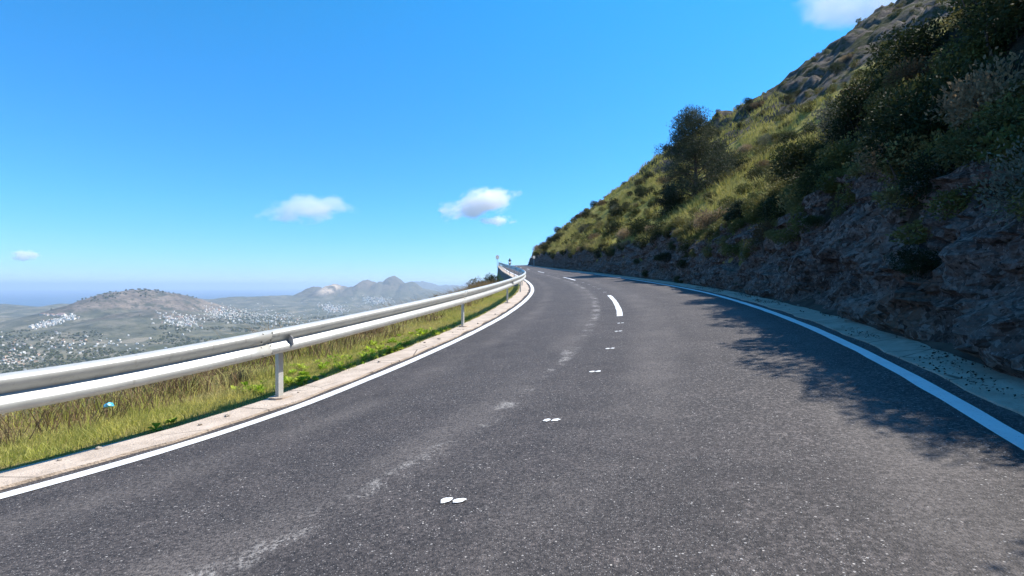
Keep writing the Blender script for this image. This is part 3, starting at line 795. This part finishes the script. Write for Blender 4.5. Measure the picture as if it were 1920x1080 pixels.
# its dark companions on the same slope
for X, Y, hpx, wpx, sd, lab in ((1252, 395, 62, 52, 11, 'low dark tree just left of the big pine on the slope'), (1385, 420, 50, 60, 12, 'low spreading tree right of the big pine, near the shade edge'),
                                (1345, 330, 75, 60, 13, 'smaller pine touching the right side of the big pine')):
    q = hill_hit(X, Y); tree('pine_tree', q-np.array([0, 0, .2]), hpx/FPX*q[1], wpx/FPX*q[1], sd, lab, n=8000, leaf=.12, base=.0)

# ------------------------------------------------------------------ left verge plants
rg = rng
def verge_grass(name, n, smin, smax, dmin, dmax, hmin, hmax, w, mat, pw=1.0, thr=-.9):
    s = rg.uniform(0, 1, n)**1.6*(smax-smin)+smin; d = dmin+(dmax-dmin)*rg.uniform(0, 1, n)**pw
    k = fbm(s*.9, d*1.4, 2, o=3, seed=9) > thr; s, d = s[k], d[k]
    d = d+.05*fbm(s*3, s*0, o=2, seed=4)
    P0 = verge_pt(s, d)-np.array([0, 0, .02]); hh = rg.uniform(hmin, hmax, len(s))*(1+.35*fbm(s*1.3, d*2, o=2, seed=19))
    hh = np.where(d < .12, hh*.55, hh)
    ln = rg.standard_normal((len(s), 3))*np.array([.32, .32, 0])+np.array([.10, -.05, 0])
    V, F4, F3, tip = blades(P0, hh, ln, w*(1+np.maximum(s, 0)*.05), rg)
    return V, F4, F3, tip
V, F4, F3, tip = verge_grass('verge_grass', 85000, .3, 27, .0, 1.2, .03, .115, .0048, M_grass)
tag(link('verge_grass', mesh_np('verge_grass', V, [F4, F3], M_grass, attr={'tip': tip})), kind='stuff')
# brown tangle of stems behind the grass
n = 17000
s = rg.uniform(0, 1, n)**1.4*27+.3; d = .75+3.6*rg.uniform(0, 1, n)
k = fbm(s*.8, d*.9, 7, o=3, seed=29) > -.3; s, d = s[k], d[k]; n = len(s)
b = verge_pt(s, d)-np.array([0, 0, .03]); hh = rng.uniform(.15, .58, n)*(1+.3*fbm(s*.7, d, o=2, seed=33))
a = rg.uniform(0, 6.28, n); ln = np.stack([np.cos(a), np.sin(a), 0*a], 1)*rg.uniform(.3, 1.5, n)[:, None]
V, F4, F3, tip = blades(b, hh, ln, .007+.0004*s, rg)
tag(link('dry_brush', mesh_np('dry_brush', V, [F4, F3], M_dry, attr={'tip': tip})), kind='stuff')
# green straw standing in the tangle
V, F4, F3, tip = verge_grass('tall_grass', 15000, .3, 27, .6, 4.2, .10, .38, .005, M_grass, 1.0, -.1)
tag(link('tall_grass', mesh_np('tall_grass', V, [F4, F3], M_grass, attr={'tip': tip})), kind='stuff')
for i in range(34):
    s_ = rng.uniform(.8, 20); d_ = rng.uniform(1.0, 3.4); key = rng.choice(['dry', 'olive', 'dry', 'grey'])
    bush(key, verge_pt(np.array([s_]), np.array([d_]))[0]-np.array([0, 0, .06]), rng.uniform(.28, .55), {'dry': 'brown dried-up low bush', 'olive': 'olive low bush', 'grey': 'grey-green wispy low bush'}[key]+' in the rough ground behind the guardrail', key+' low bushes behind the guardrail', .8)
def weed_mesh(seed):
    rg = np.random.default_rng(seed); V, F = [], []
    for i in range(26):
        a = i*2.4+rg.uniform(-.4, .4); e = rg.uniform(.15, 1.2); L = rg.uniform(.07, .15)*(.8+.4*math.sin(e)); w = L*.42
        dr = np.array([math.cos(a)*math.cos(e), math.sin(a)*math.cos(e), math.sin(e)]); sd = np.array([-math.sin(a), math.cos(a), 0])
        b = np.array([0, 0, .01+.05*rg.uniform()])+dr*.03; up = np.cross(sd, -dr)*-1
        pts = [b, b+dr*L*.35+sd*w*.4, b+dr*L*.7+sd*w*.5-np.array([0, 0, .006]), b+dr*L-np.array([0, 0, .03*L/.1]), b+dr*L*.7-sd*w*.5-np.array([0, 0, .006]), b+dr*L*.35-sd*w*.4]
        o = len(V); V += pts; F += [(o, o+1, o+2, o+3), (o, o+3, o+4, o+5)]
    return mesh_np('foliage', np.array(V), np.array(F), M_weed)
wm = [weed_mesh(300+i) for i in range(4)]
def weed(s, d, sz):
    o = tag(empty('leafy_weed', verge_pt(np.array([s]), np.array([d]))[0], rng.uniform(0, 6.28)), 'bright green leafy weed at the edge of the concrete strip', 'plant', 'leafy weeds along the concrete strip')
    o.scale = (sz, sz, sz*rng.uniform(.8, 1.2)); link('foliage', wm[rng.integers(4)], o)
for i in range(120): weed(rng.uniform(3.75, 8.6), abs(rng.normal(.25, .25))+.02, rng.uniform(.26, .55))
for i in range(12): weed(rng.uniform(1.6, 12), abs(rng.normal(0, .08))+.02, rng.uniform(.25, .45))
# valley-side bushes whose tops show over the rail
for X, Y, d, sz, key, lab in ((897, 513, 34, 1.75, 'olive', 'round olive bush beyond the guardrail below the bend'), (920, 511, 40, 1.5, 'dark', 'dark bush between the round olive bush and the retaining wall'),
                              (935, 522, 38, 1.3, 'dark', 'dark bush at the foot of the retaining wall'), (868, 541, 24, .9, 'dark', 'low bush peeping over the rail left of the bend'),
                              (846, 545, 22, .8, 'olive', 'low bush behind the rail, second left of the bend'), (822, 549, 20, .8, 'olive', 'low bush behind the rail, farthest left of the bend')):
    top = pix(X, Y, d); bush(key, top-np.array([0, 0, sz*.93]), sz, lab, None)

# small things on the ground
mb = MB(); V = []
ml = bpy.data.meshes.new('litter')
def crumple(name, r, mat, seed, flat=.6, sub=2):
    import bmesh
    bm = bmesh.new(); bmesh.ops.create_icosphere(bm, subdivisions=sub, radius=r)
    for v in bm.verts:
        p = v.co/r; v.co *= 1+.45*float(vn(p.x*1.7, p.y*1.7, p.z*1.7, seed))+.2*float(vn(p.x*4, p.y*4, p.z*4, seed+3)); v.co.z *= flat
    me = bpy.data.meshes.new(name); bm.to_mesh(me); bm.free(); me.materials.append(mat); return me
tq = NT('blue_plastic'); tq.set(Base_Color=tq.ramp(tq.noise(tq.objc(), 25, 3), [(.4, (.05, .42, .62)), (.65, (.35, .75, .85))]), Roughness=.35)
q = verge_pt(np.array([2.35]), np.array([.62]))[0]+np.array([0, 0, .20])
tag(link('litter', crumple('litter', .03, tq.m, 4, .7), loc=q), 'crumpled light blue plastic scrap caught in the verge grass', 'litter')
M_stone = plain('pale_stone', (.36, .31, .26), .9, var=.2, scale=20)
sm = [crumple('stone', 1, M_stone, 60+i, .65) for i in range(3)]
for i in range(22):
    s = rng.uniform(1.2, 12) if i < 14 else rng.uniform(3, 10); left = i < 14
    t = -W-rng.uniform(.2, .55) if left else W+rng.uniform(.3, 1.0)
    o = link('stone', sm[i % 3], loc=rd(s, t, .03 if left else .05)); r = rng.uniform(.009, .022); o.scale = (r, r, r); o.rotation_euler.z = rng.uniform(0, 6)
    tag(o, 'small pale stone lying on the concrete strip under the guardrail' if left else 'small pale stone in the gutter below the rock cut', 'stone', 'stones under the guardrail' if left else 'stones in the gutter')
M_chunk = M_rock
ck = [crumple('rock_chunk', 1, M_chunk, 90+i, .75, 2) for i in range(4)]
for i in range(46):
    s = rng.uniform(1.5, 24); t = W+.62+abs(rng.normal(0, .14)); r = float(np.exp(rng.normal(-2.9, .55)))*.8
    o = link('rock_chunk', ck[i % 4], loc=rd(s, t, .06+.3*max(0, t-W-.7))); o.scale = (r*1.25, r, r); o.rotation_euler = (rng.uniform(-.4, .4), rng.uniform(-.4, .4), rng.uniform(0, 6))
    tag(o, 'rough fallen rock lying in the dirt at the foot of the cut', 'rock', 'fallen rocks at the foot of the cut')
n = 5200; s = rg.uniform(1.5, 16, n); t = W+.14+rg.beta(1.4, 1.6, n)*.75
cl = fbm(s*1.6, t*5, o=4, seed=77) > .10; s, t = s[cl], t[cl]
c = rd(s, t, .034); dd_ = rg.standard_normal((len(s), 3))*np.array([1, 1, .25]); dd_ /= np.linalg.norm(dd_, axis=1)[:, None]
V, F = leaf_quads(c, dd_, rng.uniform(.008, .03, len(s)), rng.uniform(.008, .022, len(s)), rg)
tag(link('fallen_leaves', mesh_np('fallen_leaves', V, F, plain('dead_leaves', (.035, .028, .02), .9))), kind='stuff')

# ------------------------------------------------------------------ guardrail
tg = NT('galvanised_steel'); p = tg.pos()
zn = tg.noise(p, 7, 5, .6); st_ = tg.noise(tg.n('ShaderNodeMapping', {'Vector': p, 'Scale': (1, 1, .12)}).outputs['Vector'], 30, 3)
tg.set(Base_Color=tg.mix(tg.step(st_, .55, .75), tg.ramp(zn, [(.3, (.50, .50, .47)), (.7, (.60, .60, .565))]), (.45, .44, .40)), Roughness=.42, Metallic=.3, Specular_IOR_Level=.5).bump(zn, .1, .003)
M_steel = tg.m; M_bolt = plain('bolt_steel', (.22, .22, .21), .5, .6)
tl = NT('reflector_sheet'); tl.set(Base_Color=(.62, .60, .60), Roughness=.3); M_refl = tl.m
RT = -W-.325; RC = .602
rail = tag(empty('guardrail', rd(3.5, RT-.1)), 'long galvanised W-beam guardrail on steel posts along the valley side', 'guardrail')
o3 = np.array(rd(3.5, RT-.1))
PR = [(.0, .121), (.010, .119), (.036, .105), (.048, .094), (.053, .081), (.053, .065), (.047, .051), (.029, .032), (.011, .015), (.004, .005), (.003, 0)]
PR = PR+[(a, -b) for a, b in PR[-2::-1]]
ps = np.concatenate([along_rail(3.5, RT, -4, 3.6)[:1], ]) if False else None
fw = along_rail(3.62, RT-.1, 4.85, 112)
bk = []
acc = 3.5
ss_ = np.arange(3.5, -30, -.05); Lb = np.concatenate([[0], np.cumsum(np.linalg.norm(np.diff(rd(ss_, RT-.1), axis=0), axis=1))])
bk = np.interp(np.arange(4.85, 20, 4.85)-.12, Lb, ss_)[::-1]
post_s = np.concatenate([bk, fw])
def local(P): return P-o3
def dip(s): return -.07*(1-ss(.6, 3.6, s))
for i in range(len(post_s)-1):
    ds = (post_s[i+1]-post_s[i]); a = post_s[i]-ds*.09; b = post_s[i+1]-ds*.05
    s = np.linspace(a, b, 20 if i < 12 else 9); inn = -.008*np.linspace(1, 0, len(s))
    V = np.stack([local(rd(s, RT+d+(inn), RC+z+dip(s))) for d, z in PR], 1).reshape(-1, 3)
    Vb = np.stack([local(rd(s, RT+d-.005+inn, RC+z*(.985)+dip(s))) for d, z in PR], 1).reshape(-1, 3)
    m = len(PR); nn = len(s); F1 = grid_faces(nn, m); F2 = grid_faces(nn, m, True)+nn*m
    k = np.arange(nn-1)*m; E1 = np.stack([k, k+m, k+m+nn*m, k+nn*m], 1); k2 = k+m-1; E2 = np.stack([k2+m, k2, k2+nn*m, k2+m+nn*m], 1)
    j = np.arange(m-1); E3 = np.stack([j+1, j, j+nn*m, j+1+nn*m], 1); j2 = j+(nn-1)*m; E4 = np.stack([j2, j2+1, j2+1+nn*m, j2+nn*m], 1)
    bo = link('rail_beam', mesh_np('rail_beam', np.concatenate([V, Vb]), np.concatenate([F1, F2, E1, E2, E3, E4]), M_steel, True), rail)
    if i < 7:                                    # splice bolts of the lap joint
        for q in (.035, .075):
            for zq in (.1, .023, -.023, -.1):
                dq = float(np.interp(abs(zq), [.008, .017, .036, .055], [0, .012, .032, .05])) if abs(zq) < .055 else float(np.interp(abs(zq), [.091, .101, .118], [.05, .038, .01]))
                c = local(rd(a+ds*q*.55, RT+dq+.004, RC+zq+dip(a+ds*q*.55))); hd = heading(a)
                MB().disc(c, .008, .009, (math.cos(hd), -math.sin(hd), .9 if zq in (.1, -.023) else -.9), 8).obj('splice_bolt', M_bolt, bo)
def rotz(h): return np.array([[math.cos(h), math.sin(h), 0], [-math.sin(h), math.cos(h), 0], [0, 0, 1]])
post_me = MB()
post_me.box((.0, -.0275, .22), (.042, .005, .96)).box((.0185, 0, .22), (.005, .050, .96)).box((.0, .0275, .22), (.042, .005, .96))
post_me = post_me.mesh('post', M_steel)
sp = MB().box((0, 0, 0), (.07, .09, .13), bev=.02).mesh('spacer', M_steel)
ft = MB().box((0, 0, 0), (.16, .19, .035), bev=.05).mesh('footing', M_conc)
rf = MB().add([(-.004, -.002, .062), (.052, -.002, .026), (.066, -.002, -.045), (.046, -.002, -.062), (-.004, -.002, -.040),
               (-.004, .002, .062), (.052, .002, .026), (.066, .002, -.045), (.046, .002, -.062), (-.004, .002, -.040)],
              [(4, 3, 2, 1, 0), (5, 6, 7, 8, 9)]+[(i, (i+1) % 5, 5+(i+1) % 5, 5+i) for i in range(5)]).mesh('reflector', M_refl)
for i, s in enumerate(post_s):
    h = heading(s)
    def put_(name, me, t, z, parent=rail):
        o = link(name, me, parent, local(rd(s, t, z+float(dip(s))))); o.rotation_euler.z = -h; return o
    put_('post', post_me, RT-.118, 0)
    put_('spacer', sp, RT-.045, RC)
    if i < 7: put_('footing', ft, RT-.10, .022)
    if i % 2 == 0:
        o = put_('reflector', rf, RT+.004, RC-.004); o.scale = (1.0, 1, .92)

# retaining wall under the far rail
tw = NT('wall_stone'); p = tw.pos(); v = tw.vor(p, 2.2, 'DISTANCE_TO_EDGE')
tw.set(Base_Color=tw.mix(tw.step(v, .08, .02), tw.ramp(tw.noise(p, 1.6, 5), [(.3, (.13, .12, .11)), (.7, (.24, .22, .2))]), (.09, .085, .08)), Roughness=.95).bump(tw.step(v, .1, 0), -.8, .05)
s = np.arange(24, 104, .5); n1 = .05*fbm(s*.9, s*0, o=3)
cols = [(-W-.56, -.02), (-W-.60, -.02), (-W-.62+0, -1.6), (-W-.72, -3.6), (-W-.40, -3.6)]
V = np.stack([rd(s, t+n1*(i in (2, 3)), z-.0) for i, (t, z) in enumerate(cols)], 1).reshape(-1, 3)
wl = link('retaining_wall', mesh_np('retaining_wall', V, grid_faces(len(s), 5), tw.m))
tag(wl, 'dark stone retaining wall below the far end of the guardrail', 'wall')

# ------------------------------------------------------------------ signs and the rider at the crest
M_pole = plain('sign_pole', (.72, .72, .70), .5, .2); M_white = plain('sign_white', (.80, .80, .78), .4, var=.03)
M_red = plain('sign_red', (.50, .03, .04), .4, var=.05); M_back = plain('sign_back', (.55, .55, .53), .5, .3, var=.05); M_black = plain('black_paint', (.015, .015, .017), .45)
h = heading(98); base = rd(99., -W-.75, -.05)
sg = tag(empty('road_sign', base, R(38)-h), 'round white road sign with a red rim at the far end of the guardrail', 'road sign')
MB().tube([(0, 0, -.3), (0, 0, 1.95)], .045, 10).obj('pole', M_pole, sg)
pl = MB().disc((0, -.06, 1.72), .40, .012, (0, 1, 0), 32).obj('sign_plate', M_red, sg)
MB().disc((0, -.072, 1.72), .335, .008, (0, 1, 0), 32).obj('sign_face', M_white, pl)
MB().disc((0, -.05, 1.72), .395, .006, (0, 1, 0), 32).obj('sign_back', M_back, pl)
base = rd(84., W+.45, 0)
sg = tag(empty('kilometre_post', base, -heading(84)), 'small pale square plate on a thin white pole beside the far rock cut', 'road sign')
MB().tube([(0, 0, -.2), (0, 0, 1.25)], .035, 10).obj('pole', M_pole, sg)
MB().box((0, -.05, 1.45), (.56, .015, .44), rotz(-R(40)), bev=.05).obj('sign_plate', M_white, sg)
MB().box((-.42, -.05, 1.48), (.16, .015, .26), rotz(-R(40)), bev=.03).obj('side_plate', M_white, sg)

def wheel(mb, c, r, w):
    a = np.linspace(0, 2*np.pi, 25); mb.tube(np.stack([c[0]+0*a, c[1]+r*np.cos(a), c[2]+r*np.sin(a)], 1), w, 8, False)
bs = rd(101.5, -.75, 0)
mc = tag(empty('motorcycle', bs, math.pi-heading(101)), 'dark motorcycle with its headlight on coming over the crest', 'motorcycle'); mc.scale = (.86,)*3
for y in (.68, -.68):
    m_ = MB(); wheel(m_, (0, y, .31), .25, .062); w_ = m_.obj('wheel', M_black, mc, smooth=True)
    MB().disc((0, y, .31), .2, .03, (1, 0, 0), 20).obj('rim', M_back, w_)
MB().tube([(0, .72, .72), (0, .5, .78), (0, .1, .80), (0, -.3, .74), (0, -.75, .80)], [.13, .19, .20, .14, .07], 10).obj('body', M_black, mc, smooth=True)
MB().tube([(0, .45, .45), (0, 0, .38), (0, -.35, .45)], [.16, .22, .16], 10).obj('engine', M_back, mc, smooth=True)
MB().tube([(-.06, .68, .31), (-.06, .52, .9)], .03, 8).tube([(.06, .68, .31), (.06, .52, .9)], .03, 8).obj('fork', M_back, mc)
MB().tube([(-.38, .38, 1.02), (-.2, .46, .98), (.2, .46, .98), (.38, .38, 1.02)], .018, 8).obj('handlebar', M_black, mc)
for x in (-.3, .3): MB().tube([(x, .44, .99), (x*1.15, .46, 1.16)], .01, 6).disc((x*1.2, .47, 1.19), .055, .02, (0, 1, 0), 12).obj('mirror', M_black, mc)
th_ = NT('headlamp'); th_.set(Base_Color=(.9, .9, .85), Emission_Color=(1, .97, .9), Emission_Strength=1.6)
MB().disc((0, .86, .78), .10, .05, (0, 1, 0), 16).obj('headlight', th_.m, mc)
# rider: one skinned body
pts = {'pel': ((0, -.2, .88), .16), 'wst': ((0, -.14, 1.06), .15), 'chs': ((0, -.04, 1.28), .19), 'nck': ((0, .03, 1.45), .07), 'hed': ((0, .06, 1.57), .09), 'top': ((0, .06, 1.64), .07)}
for sd, n_ in ((-1, 'l'), (1, 'r')):
    pts.update({n_+'sh': ((sd*.2, -.02, 1.36), .085), n_+'el': ((sd*.34, .14, 1.16), .055), n_+'wr': ((sd*.34, .36, 1.03), .04), n_+'ha': ((sd*.34, .43, 1.04), .045),
                n_+'hp': ((sd*.13, -.15, .84), .11), n_+'kn': ((sd*.24, .28, .74), .08), n_+'an': ((sd*.2, .02, .34), .05), n_+'ft': ((sd*.2, .18, .29), .045)})
K = list(pts); ed = [('pel', 'wst'), ('wst', 'chs'), ('chs', 'nck'), ('nck', 'hed'), ('hed', 'top')]
for n_ in 'lr': ed += [('chs', n_+'sh'), (n_+'sh', n_+'el'), (n_+'el', n_+'wr'), (n_+'wr', n_+'ha'), ('pel', n_+'hp'), (n_+'hp', n_+'kn'), (n_+'kn', n_+'an'), (n_+'an', n_+'ft')]
me = bpy.data.meshes.new('person'); me.from_pydata([pts[k][0] for k in K], [(K.index(a), K.index(b)) for a, b in ed], [])
M_leather = plain('dark_jacket', (.025, .027, .035), .6); me.materials.append(M_leather)
po = link('person', me); po.location = bs; po.rotation_euler.z = math.pi-heading(101); po.scale = (.86,)*3
md = po.modifiers.new('skin', 'SKIN')
for i, k in enumerate(K): me.skin_vertices[0].data[i].radius = (pts[k][1],)*2
me.skin_vertices[0].data[0].use_root = True
sb = po.modifiers.new('sub', 'SUBSURF'); sb.levels = sb.render_levels = 1
tag(po, 'rider in dark clothing and helmet sitting on the motorcycle at the crest', 'person')
hm = crumple('helmet', .155, M_black, 1, 1.1); hm2 = MB().tube([(0, .04, 1.44), (0, .05, 1.5), (0, .06, 1.6), (0, .05, 1.7), (0, .04, 1.75)], [.09, .14, .155, .12, .05], 14)
hm2.obj('helmet', M_black, po, smooth=True)

# ------------------------------------------------------------------ houses far below
M_wall = plain('white_render', (.86, .78, .66), .8, var=.06, scale=.2); M_cream = plain('cream_render', (.74, .56, .38), .8, var=.06, scale=.2); M_roof = plain('clay_tiles', (.42, .20, .12), .9, var=.15, scale=.4)
M_glass = plain('dark_window', (.05, .06, .07), .3)
def house_geo(kind):
    mb = MB(); mats = []
    if kind == 0: a, b, h = 12, 9, 6; roof = 2.4
    elif kind == 1: a, b, h = 18, 11, 8; roof = 2.0
    elif kind == 2: a, b, h = 11, 11, 10; roof = 0
    else: a, b, h = 26, 12, 4.5; roof = 1.4
    F, Vv, fm = [], [], []
    Vv += [(sx*a/2, sy*b/2, z) for z in (-4, h) for sx, sy in ((-1, -1), (1, -1), (1, 1), (-1, 1))]
    F += [(0, 1, 5, 4), (1, 2, 6, 5), (2, 3, 7, 6), (3, 0, 4, 7)]; fm += [0]*4
    e = .6; o = len(Vv)
    Vv += [(sx*(a/2+e), sy*(b/2+e), h-.1) for sx, sy in ((-1, -1), (1, -1), (1, 1), (-1, 1))]
    if roof:
        Vv += [(-a/2+b*.35, 0, h+roof), (a/2-b*.35, 0, h+roof)]
        F += [(o, o+1, o+5, o+4), (o+2, o+3, o+4, o+5)]; T = [(o+1, o+2, o+5), (o+3, o, o+4)]; fm += [1, 1]
    else:
        Vv += [(sx*(a/2+.1), sy*(b/2+.1), h+.8) for sx, sy in ((-1, -1), (1, -1), (1, 1), (-1, 1))]
        F += [(o+4, o+5, o+6, o+7)]; fm += [0]; T = []
        for i in range(4): F.append((o+i, o+(i+1) % 4, o+4+(i+1) % 4, o+4+i)); fm.append(0)
    for x in np.arange(-a/2+2, a/2-1, 3.4):                 # window openings
        for z in np.arange(1.2, h-1.5, 3.0):
            for sy in (-1, 1):
                q = len(Vv); y = sy*(b/2+.06); w = [(x-.6, y, z), (x+.6, y, z), (x+.6, y, z+1.3), (x-.6, y, z+1.3)]
                Vv += w if sy < 0 else w[::-1]; F.append((q, q+1, q+2, q+3)); fm.append(2)
    return np.array(Vv, float), np.array(F), np.array(T).reshape(-1, 3), fm
HM = []
for k in range(4):
    V, F, T, fm = house_geo(k)
    for wm_ in (M_wall, M_cream):
        HM.append(mesh_np('house', V, [F, T] if len(T) else [F], [wm_, M_roof, M_glass], fm=list(fm)+[1]*len(T)))
def ground_hit(X, Y):
    a = math.degrees(math.atan((X-960)/FPX)); j = int(np.argmin(abs(az-a)))
    yy = VY[j]; k = np.where(((Y0-Y)/FPX*yy <= VZ[j]) & (yy > 700))[0]
    return np.array([VX[j, k[0]], VY[j, k[0]], VZ[j, k[0]]]) if len(k) else None
def town(n, pts, jit, label, group, sz=(.6, 1.0), cream=.2, kinds=(0, 1, 2)):
    for i in range(n):
        f = rng.uniform(0, len(pts)-1); j = int(f); f -= j; j2 = min(j+1, len(pts)-1)
        X = pts[j][0]*(1-f)+pts[j2][0]*f+rng.normal(0, jit[0]); Y = pts[j][1]*(1-f)+pts[j2][1]*f+rng.normal(0, jit[1])
        p = ground_hit(X, Y)
        if p is None: continue
        o = link('house', HM[2*int(rng.choice(kinds))+int(rng.uniform() < cream)], loc=p); k = rng.uniform(*sz); o.scale = (k, k, k); o.rotation_euler.z = rng.uniform(0, 3.14)
        tag(o, label, 'house', group)
town(52, [(300, 597), (330, 600), (362, 600), (345, 612)], (11, 5), 'white house in the compact village at the foot of the brown hill', 'houses of the village under the brown hill', (.5, .85), .5)
town(64, [(395, 584), (420, 588), (455, 592), (490, 594), (540, 600)], (14, 6), 'white house in the long town right of the village', 'houses of the long town on the plain', (.6, 1.05), .4)
town(26, [(605, 575), (620, 580), (636, 580)], (8, 3), 'house in the orange-tinted town under the dark hill', 'houses of the town under the dark hill', (.8, 1.3), .85)
town(26, [(686, 563), (704, 565), (722, 564)], (7, 3), 'white house in the farthest town below the paired peaks', 'houses of the far town below the peaks', (.85, 1.35), .3)
town(28, [(70, 614), (100, 605), (140, 595)], (5, 2), 'white house in the slanting row at the left end of the brown hill', 'houses of the slanting row', (.5, .85), .15, (0, 1))
town(14, [(88, 591), (120, 591)], (6, 1), 'long white shed on the plain before the blue hills', 'white sheds on the far plain', (.8, 1.1), 0, (3,))
town(40, [(10, 640), (60, 646), (130, 640), (160, 652), (70, 655)], (22, 7), 'scattered white villa on the plain at the left', 'scattered villas on the plain', (.4, .7), .4)
town(34, [(5, 672), (30, 668), (60, 676), (20, 685)], (16, 6), 'pale house in the nearest village at the left edge', 'houses of the nearest village', (.4, .7), .7)
# streets past counting fill the same towns
geos = []; V0, F0, T0, _ = house_geo(1); V1, F1, T1, _ = house_geo(2)
for n, pts_, jit, sz in ((160, [(300, 597), (362, 602), (340, 612)], (13, 6), 1.1), (340, [(395, 586), (455, 593), (550, 602)], (18, 7), 1.3), (120, [(604, 576), (640, 581)], (9, 4), 1.7), (120, [(684, 564), (724, 565)], (9, 3), 1.9), (110, [(62, 616), (142, 595)], (5, 2), 1.5), (90, [(5, 676), (55, 672)], (22, 8), .7), (60, [(0, 640), (200, 640), (240, 655)], (60, 10), 1.0), (70, [(520, 585), (760, 575)], (60, 10), 1.3)):
    for i in range(n):
        f = rng.uniform(0, len(pts_)-1); j = int(f); f -= j; j2 = min(j+1, len(pts_)-1)
        p = ground_hit(pts_[j][0]*(1-f)+pts_[j2][0]*f+rng.normal(0, jit[0]), pts_[j][1]*(1-f)+pts_[j2][1]*f+rng.normal(0, jit[1]))
        if p is None: continue
        V_, F_ = ((V0, F0) if rng.uniform() < .6 else (V1, F1)); a = rng.uniform(0, 3.14); c, s = math.cos(a), math.sin(a); k = sz*rng.uniform(.3, .6)
        geos.append(((V_ @ np.array([[c, s, 0], [-s, c, 0], [0, 0, 1]]))*k+p, F_))
V, F = merge(geos); tag(link('town_blocks', mesh_np('town_blocks', V, F, M_wall)), kind='stuff')

# trees and groves of the plain: past counting
n = 24000
ti = rng.uniform(R(-50), R(-6), n); ri = 900*(4600/900)**rng.uniform(0, 1, n)
x, y = ri*np.sin(ti), ri*np.cos(ti); k = fbm(x*.004, y*.004, 3, o=4, seed=222) > -.05+.35*ss(25, 80, valley_z(x, y)[2]); x, y = x[k], y[k]
z = valley_z(x, y)[0]; n = len(x); h = rng.uniform(1.3, 3.4, n)*(1+.00035*y)
oc = np.array([(1, 0, .4), (.3, .95, .45), (-.8, .6, .4), (-.8, -.6, .45), (.3, -.95, .4), (0, 0, 1.15), (0, 0, -.4)]); of = [(i, (i+1) % 5, 5) for i in range(5)]+[((i+1) % 5, i, 6) for i in range(5)]
V = (oc[None]*(h[:, None, None]*rng.uniform(.7, 1.4, (n, 7, 1)))+np.stack([x, y, z+h*.3], 1)[:, None]).reshape(-1, 3)
F = (np.array(of)[None]+7*np.arange(n)[:, None, None]).reshape(-1, 3)
tag(link('valley_trees', mesh_np('valley_trees', V, F, M_scrub)), kind='stuff')

# ------------------------------------------------------------------ clouds
def cloud(X, Y, d, wpx, hpx, label, seed, dens=.03, tilt=0., thr=.42, nscale=1.3):
    import bmesh
    bm = bmesh.new(); bmesh.ops.create_icosphere(bm, subdivisions=4, radius=1)
    cv = np.array([v.co[:] for v in bm.verts]); cf = 1+.25*fbm(cv[:, 0]*1.6, cv[:, 1]*1.6, cv[:, 2]*1.6, o=3, seed=seed)
    for v, q_ in zip(bm.verts, cf): v.co *= float(q_)
    me = bpy.data.meshes.new('cloud'); bm.to_mesh(me); bm.free()
    m = bpy.data.materials.new('cloud_vapour'); m.use_nodes = True; nt = m.node_tree; nt.nodes.remove(nt.nodes['Principled BSDF'])
    def N(t, **k):
        n_ = nt.nodes.new(t)
        for a, b in k.items(): setattr(n_, a, b)
        return n_
    tc = N('ShaderNodeTexCoord'); ln_ = N('ShaderNodeVectorMath', operation='LENGTH'); nt.links.new(tc.outputs['Object'], ln_.inputs[0])
    mp = N('ShaderNodeMapping'); mp.inputs['Scale'].default_value = (wpx/hpx*.55, 1, 1); mp.inputs['Location'].default_value = (seed*3.1, 0, 0); nt.links.new(tc.outputs['Object'], mp.inputs['Vector'])
    no = N('ShaderNodeTexNoise'); no.inputs['Scale'].default_value = nscale; no.inputs['Detail'].default_value = 6; no.inputs['Roughness'].default_value = .62
    nt.links.new(mp.outputs[0], no.inputs['Vector'])
    a = N('ShaderNodeMath', operation='MULTIPLY_ADD'); nt.links.new(ln_.outputs['Value'], a.inputs[0]); a.inputs[1].default_value = -.85; a.inputs[2].default_value = .85
    b = N('ShaderNodeMath', operation='MULTIPLY_ADD'); nt.links.new(no.outputs['Fac'], b.inputs[0]); b.inputs[1].default_value = 1.7; nt.links.new(a.outputs[0], b.inputs[2])
    mr = N('ShaderNodeMapRange', interpolation_type='SMOOTHSTEP'); nt.links.new(b.outputs[0], mr.inputs['Value']); mr.inputs['From Min'].default_value = .85+thr*.4; mr.inputs['From Max'].default_value = 1.25+thr*.4
    mr.inputs['To Max'].default_value = dens
    vol = N('ShaderNodeVolumePrincipled'); vol.inputs['Color'].default_value = (.99, .985, .99, 1); vol.inputs['Anisotropy'].default_value = .0
    nt.links.new(mr.outputs[0], vol.inputs['Density']); nt.links.new(vol.outputs[0], nt.nodes['Material Output'].inputs['Volume'])
    me.materials.append(m)
    o = link('cloud', me, loc=pix(X, Y, d)); o.scale = (wpx/FPX*d*.62, hpx/FPX*d*.75, hpx/FPX*d*.62); o.rotation_euler.y = R(tilt)
    return tag(o, label, 'cloud')
cloud(580, 392, 5200, 175, 52, 'thin stretched cloud left of the middle of the sky', 3, .0055, -4)
cloud(900, 383, 5000, 140, 55, 'brightest puffy cloud above the far end of the road', 5, .018, -14)
cloud(932, 414, 5000, 70, 20, 'small flat cloud just under the puffy one', 7, .018)
cloud(47, 480, 7000, 52, 22, 'tiny low cloud at the left edge above the hills', 9, .012)
cloud(1640, 0, 3200, 300, 110, 'soft wide cloud behind the rocky summit', 12, .0045, -8)
cy.volume_bounces = 14; cy.volume_step_rate = 1.5; cy.volume_max_steps = 256
